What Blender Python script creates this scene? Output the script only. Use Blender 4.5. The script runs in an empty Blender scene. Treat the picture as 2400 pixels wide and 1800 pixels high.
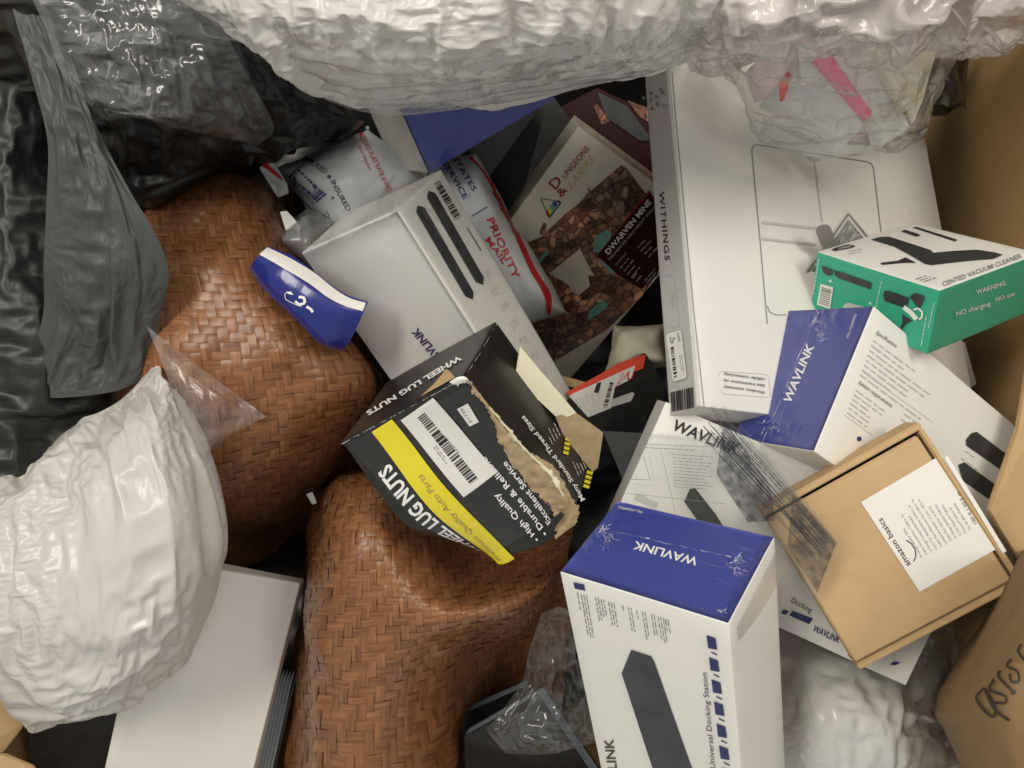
import bpy, bmesh, math, random
import numpy as np
from mathutils import Vector

# ------------------------------------------------------------------ camera, light, exposure
S = bpy.context.scene
COL = S.collection
CZ, F = 0.9, 1800.0                       # camera height above the pile's mean level, focal length in photo pixels
cam = bpy.data.cameras.new('camera'); camo = bpy.data.objects.new('camera', cam); COL.objects.link(camo)
camo.location = (0, 0, CZ); camo.rotation_euler = (0, 0, 0)
cam.lens = 27.0; cam.sensor_width = 36.0; cam.clip_start = 0.01; cam.clip_end = 50
cam.dof.use_dof = True; cam.dof.focus_distance = 0.70; cam.dof.aperture_fstop = 18.0
S.camera = camo
W = bpy.data.worlds.new('World'); S.world = W; W.use_nodes = True
bg = W.node_tree.nodes['Background']; bg.inputs[0].default_value = (0.98, 0.97, 0.91, 1); bg.inputs[1].default_value = 0.44
def area(name, loc, target, sx, sy, power, color):
    l = bpy.data.lights.new(name, 'AREA'); l.shape = 'RECTANGLE'; l.size = sx; l.size_y = sy; l.energy = power; l.color = color
    o = bpy.data.objects.new(name, l); COL.objects.link(o); o.location = loc
    o.rotation_euler = (Vector(target) - Vector(loc)).to_track_quat('-Z', 'Y').to_euler()
    return o
area('ceiling_lamp', (-1.0, 0.75, 2.15), (0, 0, 0), 1.4, 0.45, 31, (1.0, 0.95, 0.84))
area('ceiling_lamp_far', (1.1, 0.85, 2.3), (0, 0, 0), 1.25, 0.35, 24, (1.0, 0.93, 0.81))
vs = S.view_settings
vs.view_transform = 'Standard'; vs.look = 'None'; vs.exposure = 0.12; vs.gamma = 1.0; vs.use_curve_mapping = False
S.render.engine = 'CYCLES'
S.cycles.max_bounces = 8; S.cycles.transparent_max_bounces = 24

rng = np.random.default_rng(7)
random.seed(7)

# ------------------------------------------------------------------ pixel <-> world (source photo is 2400 x 1800)
def P(u, v, z):
    u, v, z = np.asarray(u, float), np.asarray(v, float), np.asarray(z, float)
    d = CZ - z
    return np.stack([(u - 1200) / F * d, (900 - v) / F * d, z + 0 * u], -1)
def proj(p):
    d = CZ - p[..., 2]
    return np.stack([1200 + F * p[..., 0] / d, 900 - F * p[..., 1] / d], -1)
CAM = np.array([0, 0, CZ])
def nrm(v): return v / (np.linalg.norm(v, axis=-1, keepdims=True) + 1e-12)

# ------------------------------------------------------------------ materials
MATS = {}
def mat(name, col, rough=0.5, spec=0.5, coat=0.0, coat_r=0.1, noise=0.0, nscale=40, bump=0.0, bscale=200, trans=0.0, metal=0.0, col2=None):
    if name in MATS: return MATS[name]
    m = bpy.data.materials.new(name); m.use_nodes = True; nt = m.node_tree; N = nt.nodes; L = nt.links
    b = N['Principled BSDF']
    b.inputs['Base Color'].default_value = (*col, 1); b.inputs['Roughness'].default_value = rough
    b.inputs['Specular IOR Level'].default_value = spec; b.inputs['Metallic'].default_value = metal
    b.inputs['Coat Weight'].default_value = coat; b.inputs['Coat Roughness'].default_value = coat_r
    if noise or bump:
        tc = N.new('ShaderNodeTexCoord')
    if noise:
        nz = N.new('ShaderNodeTexNoise'); nz.inputs['Scale'].default_value = nscale; nz.inputs['Detail'].default_value = 6; nz.inputs['Roughness'].default_value = 0.65
        L.new(tc.outputs['Object'], nz.inputs['Vector'])
        r = N.new('ShaderNodeValToRGB'); r.color_ramp.elements[0].position = 0.3; r.color_ramp.elements[1].position = 0.7
        c2 = col2 if col2 else tuple(c * (1 - noise) for c in col)
        r.color_ramp.elements[0].color = (*c2, 1); r.color_ramp.elements[1].color = (*col, 1)
        L.new(nz.outputs['Fac'], r.inputs['Fac']); L.new(r.outputs['Color'], b.inputs['Base Color'])
    if bump:
        nb = N.new('ShaderNodeTexNoise'); nb.inputs['Scale'].default_value = bscale; nb.inputs['Detail'].default_value = 4
        L.new(tc.outputs['Object'], nb.inputs['Vector'])
        bp = N.new('ShaderNodeBump'); bp.inputs['Strength'].default_value = bump; bp.inputs['Distance'].default_value = 0.001
        L.new(nb.outputs['Fac'], bp.inputs['Height']); L.new(bp.outputs['Normal'], b.inputs['Normal'])
    if name == 'kraft_dark':
        wv = N.new('ShaderNodeTexWave'); wv.inputs['Scale'].default_value = 45; wv.inputs['Distortion'].default_value = 0.6; wv.bands_direction = 'Y'
        L.new(tc.outputs['Object'], wv.inputs['Vector']); b2_ = N.new('ShaderNodeBump'); b2_.inputs['Strength'].default_value = 0.10; b2_.inputs['Distance'].default_value = 0.0012
        L.new(wv.outputs['Fac'], b2_.inputs['Height']); L.new(bp.outputs['Normal'], b2_.inputs['Normal']); L.new(b2_.outputs['Normal'], b.inputs['Normal'])
    if trans:
        out = N['Material Output']; t = N.new('ShaderNodeBsdfTranslucent'); t.inputs['Color'].default_value = (*col, 1)
        mx = N.new('ShaderNodeMixShader'); mx.inputs[0].default_value = trans
        L.new(b.outputs[0], mx.inputs[1]); L.new(t.outputs[0], mx.inputs[2]); L.new(mx.outputs[0], out.inputs['Surface'])
    MATS[name] = m
    return m
def film(name, tint=(0.93, 0.94, 0.95), haze=0.08, hazecol=(0.8, 0.8, 0.8), rough=0.12, spec=0.6, blotch=0.0, bscale=30):
    """thin clear or frosted plastic: see-through, a little haze, and a real gloss"""
    m = bpy.data.materials.new(name); m.use_nodes = True; nt = m.node_tree; N = nt.nodes; L = nt.links
    b = N['Principled BSDF']; out = N['Material Output']
    b.inputs['Base Color'].default_value = (*hazecol, 1); b.inputs['Roughness'].default_value = 0.5
    t = N.new('ShaderNodeBsdfTransparent'); t.inputs['Color'].default_value = (*tint, 1)
    mx = N.new('ShaderNodeMixShader'); mx.inputs[0].default_value = haze
    L.new(t.outputs[0], mx.inputs[1]); L.new(b.outputs[0], mx.inputs[2])
    b.inputs['Specular IOR Level'].default_value = 0.0
    g = N.new('ShaderNodeBsdfGlossy'); g.inputs['Roughness'].default_value = rough
    lw = N.new('ShaderNodeLayerWeight'); lw.inputs['Blend'].default_value = 0.5
    pw_ = N.new('ShaderNodeMath'); pw_.operation = 'POWER'; pw_.inputs[1].default_value = 3.5; L.new(lw.outputs['Facing'], pw_.inputs[0])
    fr = N.new('ShaderNodeMath'); fr.operation = 'MULTIPLY_ADD'; fr.inputs[1].default_value = 0.75; fr.inputs[2].default_value = 0.1 * spec; L.new(pw_.outputs[0], fr.inputs[0])
    mg = N.new('ShaderNodeMixShader'); L.new(fr.outputs[0], mg.inputs[0]); L.new(mx.outputs[0], mg.inputs[1]); L.new(g.outputs[0], mg.inputs[2])
    L.new(mg.outputs[0], out.inputs['Surface'])
    if blotch:
        tc = N.new('ShaderNodeTexCoord'); nz = N.new('ShaderNodeTexNoise'); nz.inputs['Scale'].default_value = bscale; nz.inputs['Detail'].default_value = 5
        L.new(tc.outputs['Object'], nz.inputs['Vector'])
        mr = N.new('ShaderNodeMapRange'); mr.inputs[1].default_value = 0.3; mr.inputs[2].default_value = 0.7
        mr.inputs[3].default_value = max(0, haze - blotch); mr.inputs[4].default_value = haze + blotch
        L.new(nz.outputs['Fac'], mr.inputs[0]); L.new(mr.outputs[0], mx.inputs[0])
    MATS[name] = m
    return m

mat('white_card', (0.76, 0.74, 0.70), 0.42, 0.45, noise=0.05, nscale=14, bump=0.05, bscale=500)
mat('grey_card', (0.50, 0.49, 0.47), 0.45, 0.4, noise=0.06, nscale=20)
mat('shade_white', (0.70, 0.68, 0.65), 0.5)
mat('blue_card', (0.036, 0.054, 0.30), 0.32, 0.5, coat=0.3, coat_r=0.2, noise=0.08, nscale=12)
mat('deep_blue', (0.012, 0.022, 0.20), 0.30, 0.5, coat=0.3, noise=0.15, nscale=30)
mat('kraft', (0.53, 0.365, 0.195), 0.75, 0.25, noise=0.14, nscale=22, bump=0.12, bscale=700)
mat('kraft_dark', (0.41, 0.275, 0.125), 0.8, 0.2, noise=0.18, nscale=9, bump=0.15, bscale=400)
mat('kraft_torn', (0.44, 0.33, 0.20), 0.9, 0.15, noise=0.3, nscale=60, bump=0.5, bscale=300)
mat('cream', (0.74, 0.69, 0.52), 0.7, 0.2, noise=0.06, nscale=30)
mat('black_card', (0.009, 0.009, 0.009), 0.34, 0.4, coat=0.1, coat_r=0.12, noise=0.4, col2=(0.022, 0.021, 0.020), nscale=45, bump=0.03, bscale=60)
mat('black_print', (0.016, 0.016, 0.018), 0.4)
mat('dock_print', (0.022, 0.024, 0.027), 0.38, noise=0.5, nscale=25, col2=(0.05, 0.053, 0.058))
mat('navy_print', (0.020, 0.026, 0.11), 0.4)
mat('usps_blue', (0.025, 0.045, 0.17), 0.45)
mat('grey_print', (0.22, 0.215, 0.21), 0.5)
mat('pale_print', (0.52, 0.50, 0.48), 0.5)
mat('white_print', (0.82, 0.82, 0.80), 0.4)
mat('red_print', (0.55, 0.025, 0.03), 0.4)
mat('orange_print', (0.72, 0.07, 0.035), 0.4)
mat('maroon_print', (0.30, 0.02, 0.04), 0.4)
mat('yellow_print', (0.78, 0.66, 0.01), 0.35, coat=0.3)
mat('gold_print', (0.55, 0.48, 0.14), 0.5)
mat('green_card', (0.035, 0.40, 0.255), 0.42, noise=0.08, nscale=15)
mat('green_shaded', (0.030, 0.255, 0.150), 0.42, noise=0.1, nscale=15)  # darker copy of the green: the right side's shade put into the colour
mat('teal_print', (0.20, 0.45, 0.40), 0.5, noise=0.5, nscale=90)
mat('burgundy', (0.034, 0.005, 0.009), 0.6, 0.2, noise=0.3, nscale=20)
mat('parchment', (0.72, 0.67, 0.56), 0.32, 0.5, coat=0.3, noise=0.14, nscale=25)
mat('mailer', (0.66, 0.68, 0.70), 0.42, 0.5, bump=0.15, bscale=60, noise=0.05, nscale=20)
mat('white_film', (0.74, 0.71, 0.68), 0.36, 0.5, coat=0.25, coat_r=0.15, noise=0.05, nscale=8, trans=0.3)
mat('pillow_film', (0.88, 0.86, 0.82), 0.26, 0.55, coat=0.6, coat_r=0.08, trans=0.15, noise=0.07, nscale=12)
mat('dark_film', (0.013, 0.0135, 0.0135), 0.36, 0.45, coat=0.1, coat_r=0.2, noise=0.4, nscale=14)
mat('charcoal_film', (0.015, 0.016, 0.016), 0.42, 0.4, noise=0.4, nscale=14)
mat('black_film', (0.010, 0.010, 0.011), 0.33, 0.5)
mat('satin_grey', (0.068, 0.071, 0.068), 0.48, 0.35, noise=0.25, nscale=10)
mat('paper_edge', (0.24, 0.28, 0.31), 0.6, noise=0.3, nscale=200)
mat('pale_pink', (0.78, 0.60, 0.58), 0.6)
mat('pink_card', (0.75, 0.12, 0.25), 0.45)
mat('cream_card', (0.72, 0.66, 0.50), 0.5)
mat('marker', (0.030, 0.018, 0.008), 0.6)
mat('tan_paper', (0.235, 0.150, 0.070), 0.7, 0.25, noise=0.15, nscale=10, bump=0.1, bscale=300)
film('clear_film', haze=0.08, rough=0.16, spec=0.6, blotch=0.05, bscale=40)
film('crease_film', tint=(0.98, 0.98, 0.99), haze=0.008, rough=0.12, spec=0.55)
film('shrink_film', tint=(0.98, 0.98, 0.99), haze=0.006, rough=0.09, spec=0.22)
film('bag_film', haze=0.10, hazecol=(0.78, 0.77, 0.76), rough=0.14, spec=0.7, blotch=0.08, bscale=25)
film('frosted_film', tint=(0.92, 0.91, 0.9), haze=0.52, hazecol=(0.74, 0.67, 0.65), rough=0.2, spec=0.5, blotch=0.25, bscale=14)
film('grey_film', tint=(0.8, 0.8, 0.8), haze=0.45, hazecol=(0.42, 0.43, 0.43), rough=0.25, spec=0.5)
film('acrylic', tint=(0.96, 0.965, 0.97), haze=0.012, rough=0.04, spec=0.35)
film('ink_film', tint=(0.80, 0.80, 0.84), haze=0.32, hazecol=(0.04, 0.04, 0.05), rough=0.3, spec=0.2, blotch=0.45, bscale=120)
film('tape_film', tint=(0.95, 0.95, 0.95), haze=0.10, hazecol=(0.75, 0.74, 0.74), rough=0.2, spec=0.45, blotch=0.06, bscale=60)

def stone_mat():
    m = bpy.data.materials.new('stone_print'); m.use_nodes = True; nt = m.node_tree; N = nt.nodes; L = nt.links; b = N['Principled BSDF']
    tc = N.new('ShaderNodeTexCoord'); wn = N.new('ShaderNodeTexNoise'); wn.inputs['Scale'].default_value = 60; L.new(tc.outputs['Object'], wn.inputs['Vector'])
    wa = N.new('ShaderNodeMix'); wa.data_type = 'VECTOR'; wa.inputs[0].default_value = 0.012; L.new(tc.outputs['Object'], wa.inputs[4]); L.new(wn.outputs['Color'], wa.inputs[5])
    vo = N.new('ShaderNodeTexVoronoi'); vo.inputs['Scale'].default_value = 90; L.new(wa.outputs[1], vo.inputs['Vector'])
    ve = N.new('ShaderNodeTexVoronoi'); ve.feature = 'DISTANCE_TO_EDGE'; ve.inputs['Scale'].default_value = 90; L.new(wa.outputs[1], ve.inputs['Vector'])
    sp = N.new('ShaderNodeSeparateColor'); L.new(vo.outputs['Color'], sp.inputs[0])
    r = N.new('ShaderNodeValToRGB'); e = r.color_ramp.elements
    e[0].position = 0.0; e[0].color = (0.12, 0.072, 0.058, 1); e[1].position = 1.0; e[1].color = (0.52, 0.42, 0.34, 1)
    k = e.new(0.5); k.color = (0.24, 0.155, 0.12, 1); L.new(sp.outputs[0], r.inputs['Fac'])
    r3 = N.new('ShaderNodeValToRGB'); e = r3.color_ramp.elements; e[0].position = 0.0; e[0].color = (0.25, 0.2, 0.2, 1); e[1].position = 0.16; e[1].color = (1, 1, 1, 1); L.new(ve.outputs['Distance'], r3.inputs['Fac'])
    nz = N.new('ShaderNodeTexNoise'); nz.inputs['Scale'].default_value = 24; nz.inputs['Detail'].default_value = 6; L.new(tc.outputs['Object'], nz.inputs['Vector'])
    r2 = N.new('ShaderNodeValToRGB'); e = r2.color_ramp.elements
    e[0].position = 0.40; e[0].color = (0.65, 0.55, 0.52, 1); e[1].position = 0.64; e[1].color = (1.8, 1.15, 0.80, 1); L.new(nz.outputs['Fac'], r2.inputs['Fac'])
    def mul(a, c):
        mx = N.new('ShaderNodeMix'); mx.data_type = 'RGBA'; mx.blend_type = 'MULTIPLY'; mx.inputs[0].default_value = 1; L.new(a, mx.inputs[6]); L.new(c, mx.inputs[7]); return mx.outputs[2]
    L.new(mul(mul(r.outputs[0], r3.outputs[0]), r2.outputs[0]), b.inputs['Base Color'])
    b.inputs['Roughness'].default_value = 0.35
    MATS['stone_print'] = m
stone_mat()
def strip_mat():
    m = bpy.data.materials.new('woven_strip'); m.use_nodes = True; nt = m.node_tree; N = nt.nodes; L = nt.links; b = N['Principled BSDF']
    uv = N.new('ShaderNodeUVMap'); mp = N.new('ShaderNodeMapping'); mp.inputs['Scale'].default_value = (25, 420, 1); L.new(uv.outputs[0], mp.inputs[0])
    oi = N.new('ShaderNodeObjectInfo')
    ad = N.new('ShaderNodeVectorMath'); ad.operation = 'ADD'; L.new(mp.outputs[0], ad.inputs[0])
    ml = N.new('ShaderNodeMath'); ml.operation = 'MULTIPLY'; ml.inputs[1].default_value = 57.0; L.new(oi.outputs['Random'], ml.inputs[0]); L.new(ml.outputs[0], ad.inputs[1])
    nz = N.new('ShaderNodeTexNoise'); nz.inputs['Scale'].default_value = 1.0; nz.inputs['Detail'].default_value = 5; L.new(ad.outputs[0], nz.inputs['Vector'])
    r = N.new('ShaderNodeValToRGB'); e = r.color_ramp.elements
    e[0].position = 0.30; e[0].color = (0.142, 0.053, 0.020, 1); e[1].position = 0.72; e[1].color = (0.295, 0.130, 0.055, 1)
    L.new(nz.outputs['Fac'], r.inputs['Fac'])
    hs = N.new('ShaderNodeHueSaturation'); L.new(r.outputs[0], hs.inputs['Color'])
    mr = N.new('ShaderNodeMapRange'); mr.inputs[3].default_value = 0.86; mr.inputs[4].default_value = 1.12; L.new(oi.outputs['Random'], mr.inputs[0]); L.new(mr.outputs[0], hs.inputs['Value'])
    L.new(hs.outputs[0], b.inputs['Base Color']); b.inputs['Roughness'].default_value = 0.36; b.inputs['Specular IOR Level'].default_value = 0.5
    bp = N.new('ShaderNodeBump'); bp.inputs['Strength'].default_value = 0.25; bp.inputs['Distance'].default_value = 0.0006
    L.new(nz.outputs['Fac'], bp.inputs['Height']); L.new(bp.outputs[0], b.inputs['Normal'])
    MATS['woven_strip'] = m
strip_mat()

# ------------------------------------------------------------------ objects
def tag(o, label=None, cat=None, group=None, kind=None):
    if label: o['label'] = label
    if cat: o['category'] = cat
    if group: o['group'] = group
    if kind: o['kind'] = kind
    return o
def thing(name, label, cat, loc, group=None, kind=None):
    o = bpy.data.objects.new(name, None); COL.objects.link(o); o.location = tuple(loc); o.empty_display_size = 0.02
    o['_loc'] = [float(x) for x in loc]
    return tag(o, label, cat, group, kind)
def root_loc(o):
    while o.parent: o = o.parent
    return np.array(o['_loc'])
def mesh(name, verts, faces, mt, parent=None, smooth=False, uv=None, base=None):
    verts = np.asarray(verts, float).reshape(-1, 3)
    me = bpy.data.meshes.new(name)
    if parent is not None: off = root_loc(parent)
    else: off = np.asarray(base if base is not None else [verts[:, 0].mean(), verts[:, 1].mean(), verts[:, 2].min()])
    v = verts - off
    if isinstance(faces, np.ndarray) and faces.ndim == 2:
        n, k = faces.shape
        me.vertices.add(len(v)); me.vertices.foreach_set('co', v.ravel())
        me.loops.add(n * k); me.loops.foreach_set('vertex_index', faces.astype(np.int32).ravel())
        me.polygons.add(n); me.polygons.foreach_set('loop_start', np.arange(0, n * k, k, dtype=np.int32))
        try: me.polygons.foreach_set('loop_total', np.full(n, k, dtype=np.int32))
        except Exception: pass
        me.update(calc_edges=True)
    else:
        me.from_pydata([tuple(x) for x in v], [], [tuple(int(i) for i in f) for f in faces])
    me.validate()
    if smooth: me.polygons.foreach_set('use_smooth', np.ones(len(me.polygons), dtype=bool))
    if uv is not None:
        l = me.uv_layers.new(name='UVMap'); idx = np.zeros(len(me.loops), dtype=np.int32); me.loops.foreach_get('vertex_index', idx)
        l.data.foreach_set('uv', np.asarray(uv, dtype=np.float32)[idx].ravel())
    for m_ in (mt if isinstance(mt, (list, tuple)) else [mt]): me.materials.append(MATS[m_])
    o = bpy.data.objects.new(name, me); COL.objects.link(o)
    if parent is not None: o.parent = parent
    else:
        o.location = tuple(off); o['_loc'] = [float(x) for x in off]
    return o
def gridfaces(nr, nc):
    i = np.arange(nr - 1)[:, None] * nc + np.arange(nc - 1)[None, :]
    return np.stack([i, i + 1, i + 1 + nc, i + nc], -1).reshape(-1, 4)

# ------------------------------------------------------------------ noise for crumpled film
def hashn(ix, iy, seed, k):
    h = np.sin(ix * 127.1 + iy * 311.7 + seed * 74.7 + k * 19.19) * 43758.5453
    return h - np.floor(h)
def vnoise(x, y, seed):
    ix, iy = np.floor(x), np.floor(y); fx, fy = x - ix, y - iy
    fx = fx * fx * (3 - 2 * fx); fy = fy * fy * (3 - 2 * fy)
    a = hashn(ix, iy, seed, 0); b = hashn(ix + 1, iy, seed, 0); c = hashn(ix, iy + 1, seed, 0); d = hashn(ix + 1, iy + 1, seed, 0)
    return (a + (b - a) * fx) * (1 - fy) + (c + (d - c) * fx) * fy - 0.5
def envelope(x, y, seed, k=1.1, slope=0.7):
    """continuous faceted surface with sharp creases (upper envelope of tilted caps), about -1..1"""
    ix, iy = np.floor(x), np.floor(y); best = np.full(x.shape, -9.0)
    for dx in (-2, -1, 0, 1, 2):
        for dy in (-2, -1, 0, 1, 2):
            cx, cy = ix + dx, iy + dy
            px = cx + hashn(cx, cy, seed, 1); py = cy + hashn(cx, cy, seed, 2)
            gx = (hashn(cx, cy, seed, 3) - 0.5) * 2 * slope; gy = (hashn(cx, cy, seed, 4) - 0.5) * 2 * slope
            qx, qy = x - px, y - py
            val = (hashn(cx, cy, seed, 5) - 0.5) * 0.5 + gx * qx + gy * qy - k * 0.5 * (qx * qx + qy * qy)
            best = np.maximum(best, val)
    return best
def facet(x, y, seed):
    """flat triangles meeting in sharp folds"""
    ix, iy = np.floor(x), np.floor(y); fx, fy = x - ix, y - iy
    h = lambda dx, dy: hashn(ix + dx, iy + dy, seed, 7) - 0.5
    a, b, c, d = h(0, 0), h(1, 0), h(0, 1), h(1, 1)
    up = np.where(fx + fy < 1, a + (b - a) * fx + (c - a) * fy, d + (c - d) * (1 - fx) + (b - d) * (1 - fy))
    dn = np.where(fx > fy, a + (b - a) * fx + (d - b) * fy, a + (d - c) * fx + (c - a) * fy)
    return 1.6 * np.where(hashn(ix, iy, seed, 9) > 0.5, up, dn)
def crumple(x, y, scale, seed, ang=0.0, stretch=1.0, warp=0.45):
    c, s = math.cos(ang), math.sin(ang)
    X = (c * x + s * y) / scale / stretch; Y = (-s * x + c * y) / scale
    wx = X + warp * vnoise(X * 1.3, Y * 1.3, seed + 11) * 2; wy = Y + warp * vnoise(X * 1.3, Y * 1.3, seed + 23) * 2
    r1 = 0.6 + seed * 1.7; r2 = 2.1 + seed * 0.9
    f = facet(wx * math.cos(r1) + wy * math.sin(r1), -wx * math.sin(r1) + wy * math.cos(r1), seed) + 0.7 * facet(1.37 * (wx * math.cos(r2) + wy * math.sin(r2)), 1.37 * (-wx * math.sin(r2) + wy * math.cos(r2)), seed + 5)
    return f + 0.35 * (envelope(wx, wy, seed, 0.9, 0.8) - envelope(wx + 5.3, wy - 2.1, seed + 3, 0.9, 0.8))
def creases(x, y, scale, seed, ang=0.0, stretch=1.0, w=0.09):
    """network of narrow pinched folds, 0 on the flats and 1 in the fold"""
    c, s = math.cos(ang), math.sin(ang)
    X = (c * x + s * y) / scale / stretch; Y = (-s * x + c * y) / scale
    X, Y = X + 0.5 * vnoise(X * 1.1, Y * 1.1, seed + 3), Y + 0.5 * vnoise(X * 1.1 + 9, Y * 1.1, seed + 4)
    X, Y = X + 0.16 * vnoise(X * 4, Y * 4, seed + 13), Y + 0.16 * vnoise(X * 4 + 9, Y * 4, seed + 14)
    ix, iy = np.floor(X), np.floor(Y); f1 = np.full(X.shape, 9.0); f2 = np.full(X.shape, 9.0)
    for dx in (-1, 0, 1):
        for dy in (-1, 0, 1):
            cx, cy = ix + dx, iy + dy
            d = np.hypot(cx + hashn(cx, cy, seed, 1) - X, cy + hashn(cx, cy, seed, 2) - Y)
            f2 = np.where(d < f1, f1, np.minimum(f2, d)); f1 = np.minimum(f1, d)
    str_ = np.clip(0.35 + 1.6 * vnoise(X * 0.8, Y * 0.8, seed + 6), 0, 1)
    return np.exp(-((f2 - f1) / w)) * str_
def catmull(ctrl, n, axis):
    """resample control array along axis with Catmull-Rom"""
    c = np.moveaxis(np.asarray(ctrl, float), axis, 0); m = c.shape[0]
    c = np.concatenate([2 * c[:1] - c[1:2], c, 2 * c[-1:] - c[-2:-1]], 0)
    t = np.linspace(0, m - 1, n); i = np.minimum(t.astype(int), m - 2); f = (t - i).reshape((-1,) + (1,) * (c.ndim - 1))
    p0, p1, p2, p3 = c[i], c[i + 1], c[i + 2], c[i + 3]
    r = 0.5 * (2 * p1 + (p2 - p0) * f + (2 * p0 - 5 * p1 + 4 * p2 - p3) * f ** 2 + (3 * p1 - p0 - 3 * p2 + p3) * f ** 3)
    return np.moveaxis(r, 0, axis)
def tuckcol(g, side, du, dz):
    """append a column tucked under the bag on one side"""
    g = np.asarray(g, float)
    col = (g[:, -1:] if side == 'r' else g[:, :1]).copy()
    col[..., 0] += -du if side == 'r' else du; col[..., 2] -= dz
    return np.concatenate([g, col], 1) if side == 'r' else np.concatenate([col, g], 1)
def buckle(w, levels, seed):
    """a film with more area than the shape it lies on folds up: springs longer than the shape, relaxed coarse to fine"""
    r_ = np.random.default_rng(seed); tgt = w.copy(); p = w.copy()
    def relax(p, tgt, ex, ey, teth, iters, bend):
        Lr = np.linalg.norm(tgt[:, 1:] - tgt[:, :-1], axis=-1) * ex[:, 1:]; Lc = np.linalg.norm(tgt[1:] - tgt[:-1], axis=-1) * ey[1:]
        Ld = np.linalg.norm(tgt[1:, 1:] - tgt[:-1, :-1], axis=-1) * (ex + ey)[1:, 1:] / 2; Le = np.linalg.norm(tgt[1:, :-1] - tgt[:-1, 1:], axis=-1) * (ex + ey)[1:, 1:] / 2
        tm = np.full(p.shape[:2] + (1,), teth); tm[:2] = tm[-2:] = 0.3; tm[:, :2] = tm[:, -2:] = 0.3
        def fix(a, b, L0, k):
            d = b - a; L = np.linalg.norm(d, axis=-1) + 1e-9; c = (0.5 * k * (L - L0) / L)[..., None] * d
            a += c; b -= c
        for it in range(iters):
            for par in (0, 1):
                n = p.shape[1]; a, b = p[:, par:n - 1:2], p[:, par + 1:n:2]; fix(a, b, Lr[:, par::2][:, :b.shape[1]], 0.9)
                n = p.shape[0]; a, b = p[par:n - 1:2], p[par + 1:n:2]; fix(a, b, Lc[par::2][:b.shape[0]], 0.9)
            for par in (0, 1):
                n = p.shape[0]; fix(p[par:n - 1:2, :-1], p[par + 1:n:2, 1:], Ld[par::2][:p[par + 1:n:2].shape[0]], 0.35)
                fix(p[par:n - 1:2, 1:], p[par + 1:n:2, :-1], Le[par::2][:p[par + 1:n:2].shape[0]], 0.35)
            if bend:
                m = (p[:, :-2] + p[:, 2:]) / 2 - p[:, 1:-1]; p[:, 1:-1] += bend * m
                m = (p[:-2] + p[2:]) / 2 - p[1:-1]; p[1:-1] += bend * m
            p += tm * (tgt - p)
        return p
    for k, (n1, n2, ex, ey, teth, iters, bend, kick) in enumerate(levels):
        gi, gj = np.meshgrid(np.linspace(0, 1, n1), np.linspace(0, 1, n2), indexing='ij')
        mk = np.clip(1.0 + 2.6 * vnoise(gi * 5 + k, gj * 5, seed + k) + 1.2 * vnoise(gi * 11, gj * 11, seed + 9 + k), 0.05, 2.2)   # slack here, taut there
        dirm = np.clip(1.0 + 2.2 * vnoise(gi * 4, gj * 4 + 7, seed + 20 + k), 0, 2)
        p = catmull(catmull(p, n1, 0), n2, 1); tgt = catmull(catmull(w, n1, 0), n2, 1) if k == 0 else p.copy()
        du = np.gradient(tgt, axis=1); dv = np.gradient(tgt, axis=0); n = nrm(np.cross(dv, du))
        p = p + n * (kick * r_.normal(0, 1, p.shape[:2]))[..., None]
        p = relax(p, tgt, 1 + (ex - 1) * mk * dirm, 1 + (ey - 1) * mk * (2 - dirm), teth, iters, bend)
    return p
class Sheet:
    """a curved surface laid through control points (photo pixel u, v and height z)"""
    def __init__(s, ctrl, nr, nc, layers=(), seed=1, folds=None):
        uvz = catmull(catmull(ctrl, nr, 0), nc, 1)
        w = P(uvz[..., 0], uvz[..., 1], uvz[..., 2])
        s.nr, s.nc = nr, nc
        n = s.normals(w)
        if layers:
            x = w[..., 0] + 0.4 * w[..., 2]; y = w[..., 1] - 0.4 * w[..., 2]; d = np.zeros(x.shape)
            for k, ly in enumerate(layers):
                sc, am = ly[0], ly[1]; ang = ly[2] if len(ly) > 2 else 0.0; st = ly[3] if len(ly) > 3 else 1.0
                if len(ly) > 4: d += am * creases(x, y, sc, seed + 31 * k, ang, st, ly[4])
                else: d += am * crumple(x, y, sc, seed + 31 * k, ang, st)
            w = w + n * d[..., None]; n = s.normals(w)
        if folds:
            w = buckle(w, folds, seed); s.nr, s.nc = w.shape[:2]; n = s.normals(w)
        s.w, s.n = w, n
        s.px = proj(w).reshape(-1, 2); s.fw = w.reshape(-1, 3); s.fn = n.reshape(-1, 3)
        s.ok = s.fn[:, 2] > 0.05
    def normals(s, w):
        du = np.gradient(w, axis=1); dv = np.gradient(w, axis=0); n = nrm(np.cross(dv, du))
        if n[..., 2].mean() < 0: n = -n
        return n
    def build(s, name, mt, parent=None, base=None):
        return mesh(name, s.fw, gridfaces(s.nr, s.nc), mt, parent, True, base=base)
    def __call__(s, uv, eps):
        uv = np.atleast_2d(np.asarray(uv, float)); out = np.zeros((len(uv), 3))
        idx = np.where(s.ok)[0]; px = s.px[idx]; zz = s.fw[idx, 2]
        for i, q in enumerate(uv):
            d = ((px - q) ** 2).sum(1); near = d < d.min() + 36
            j = idx[np.where(near)[0][np.argmax(zz[near])]]
            p0, n0 = s.fw[j], s.fn[j]
            ray = P(q[0], q[1], 0.0) - CAM
            t = np.dot(p0 - CAM, n0) / np.dot(ray, n0)
            hit = CAM + ray * t
            if np.linalg.norm(hit - p0) > 0.012: hit = p0
            out[i] = hit + n0 * eps
        return out

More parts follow.
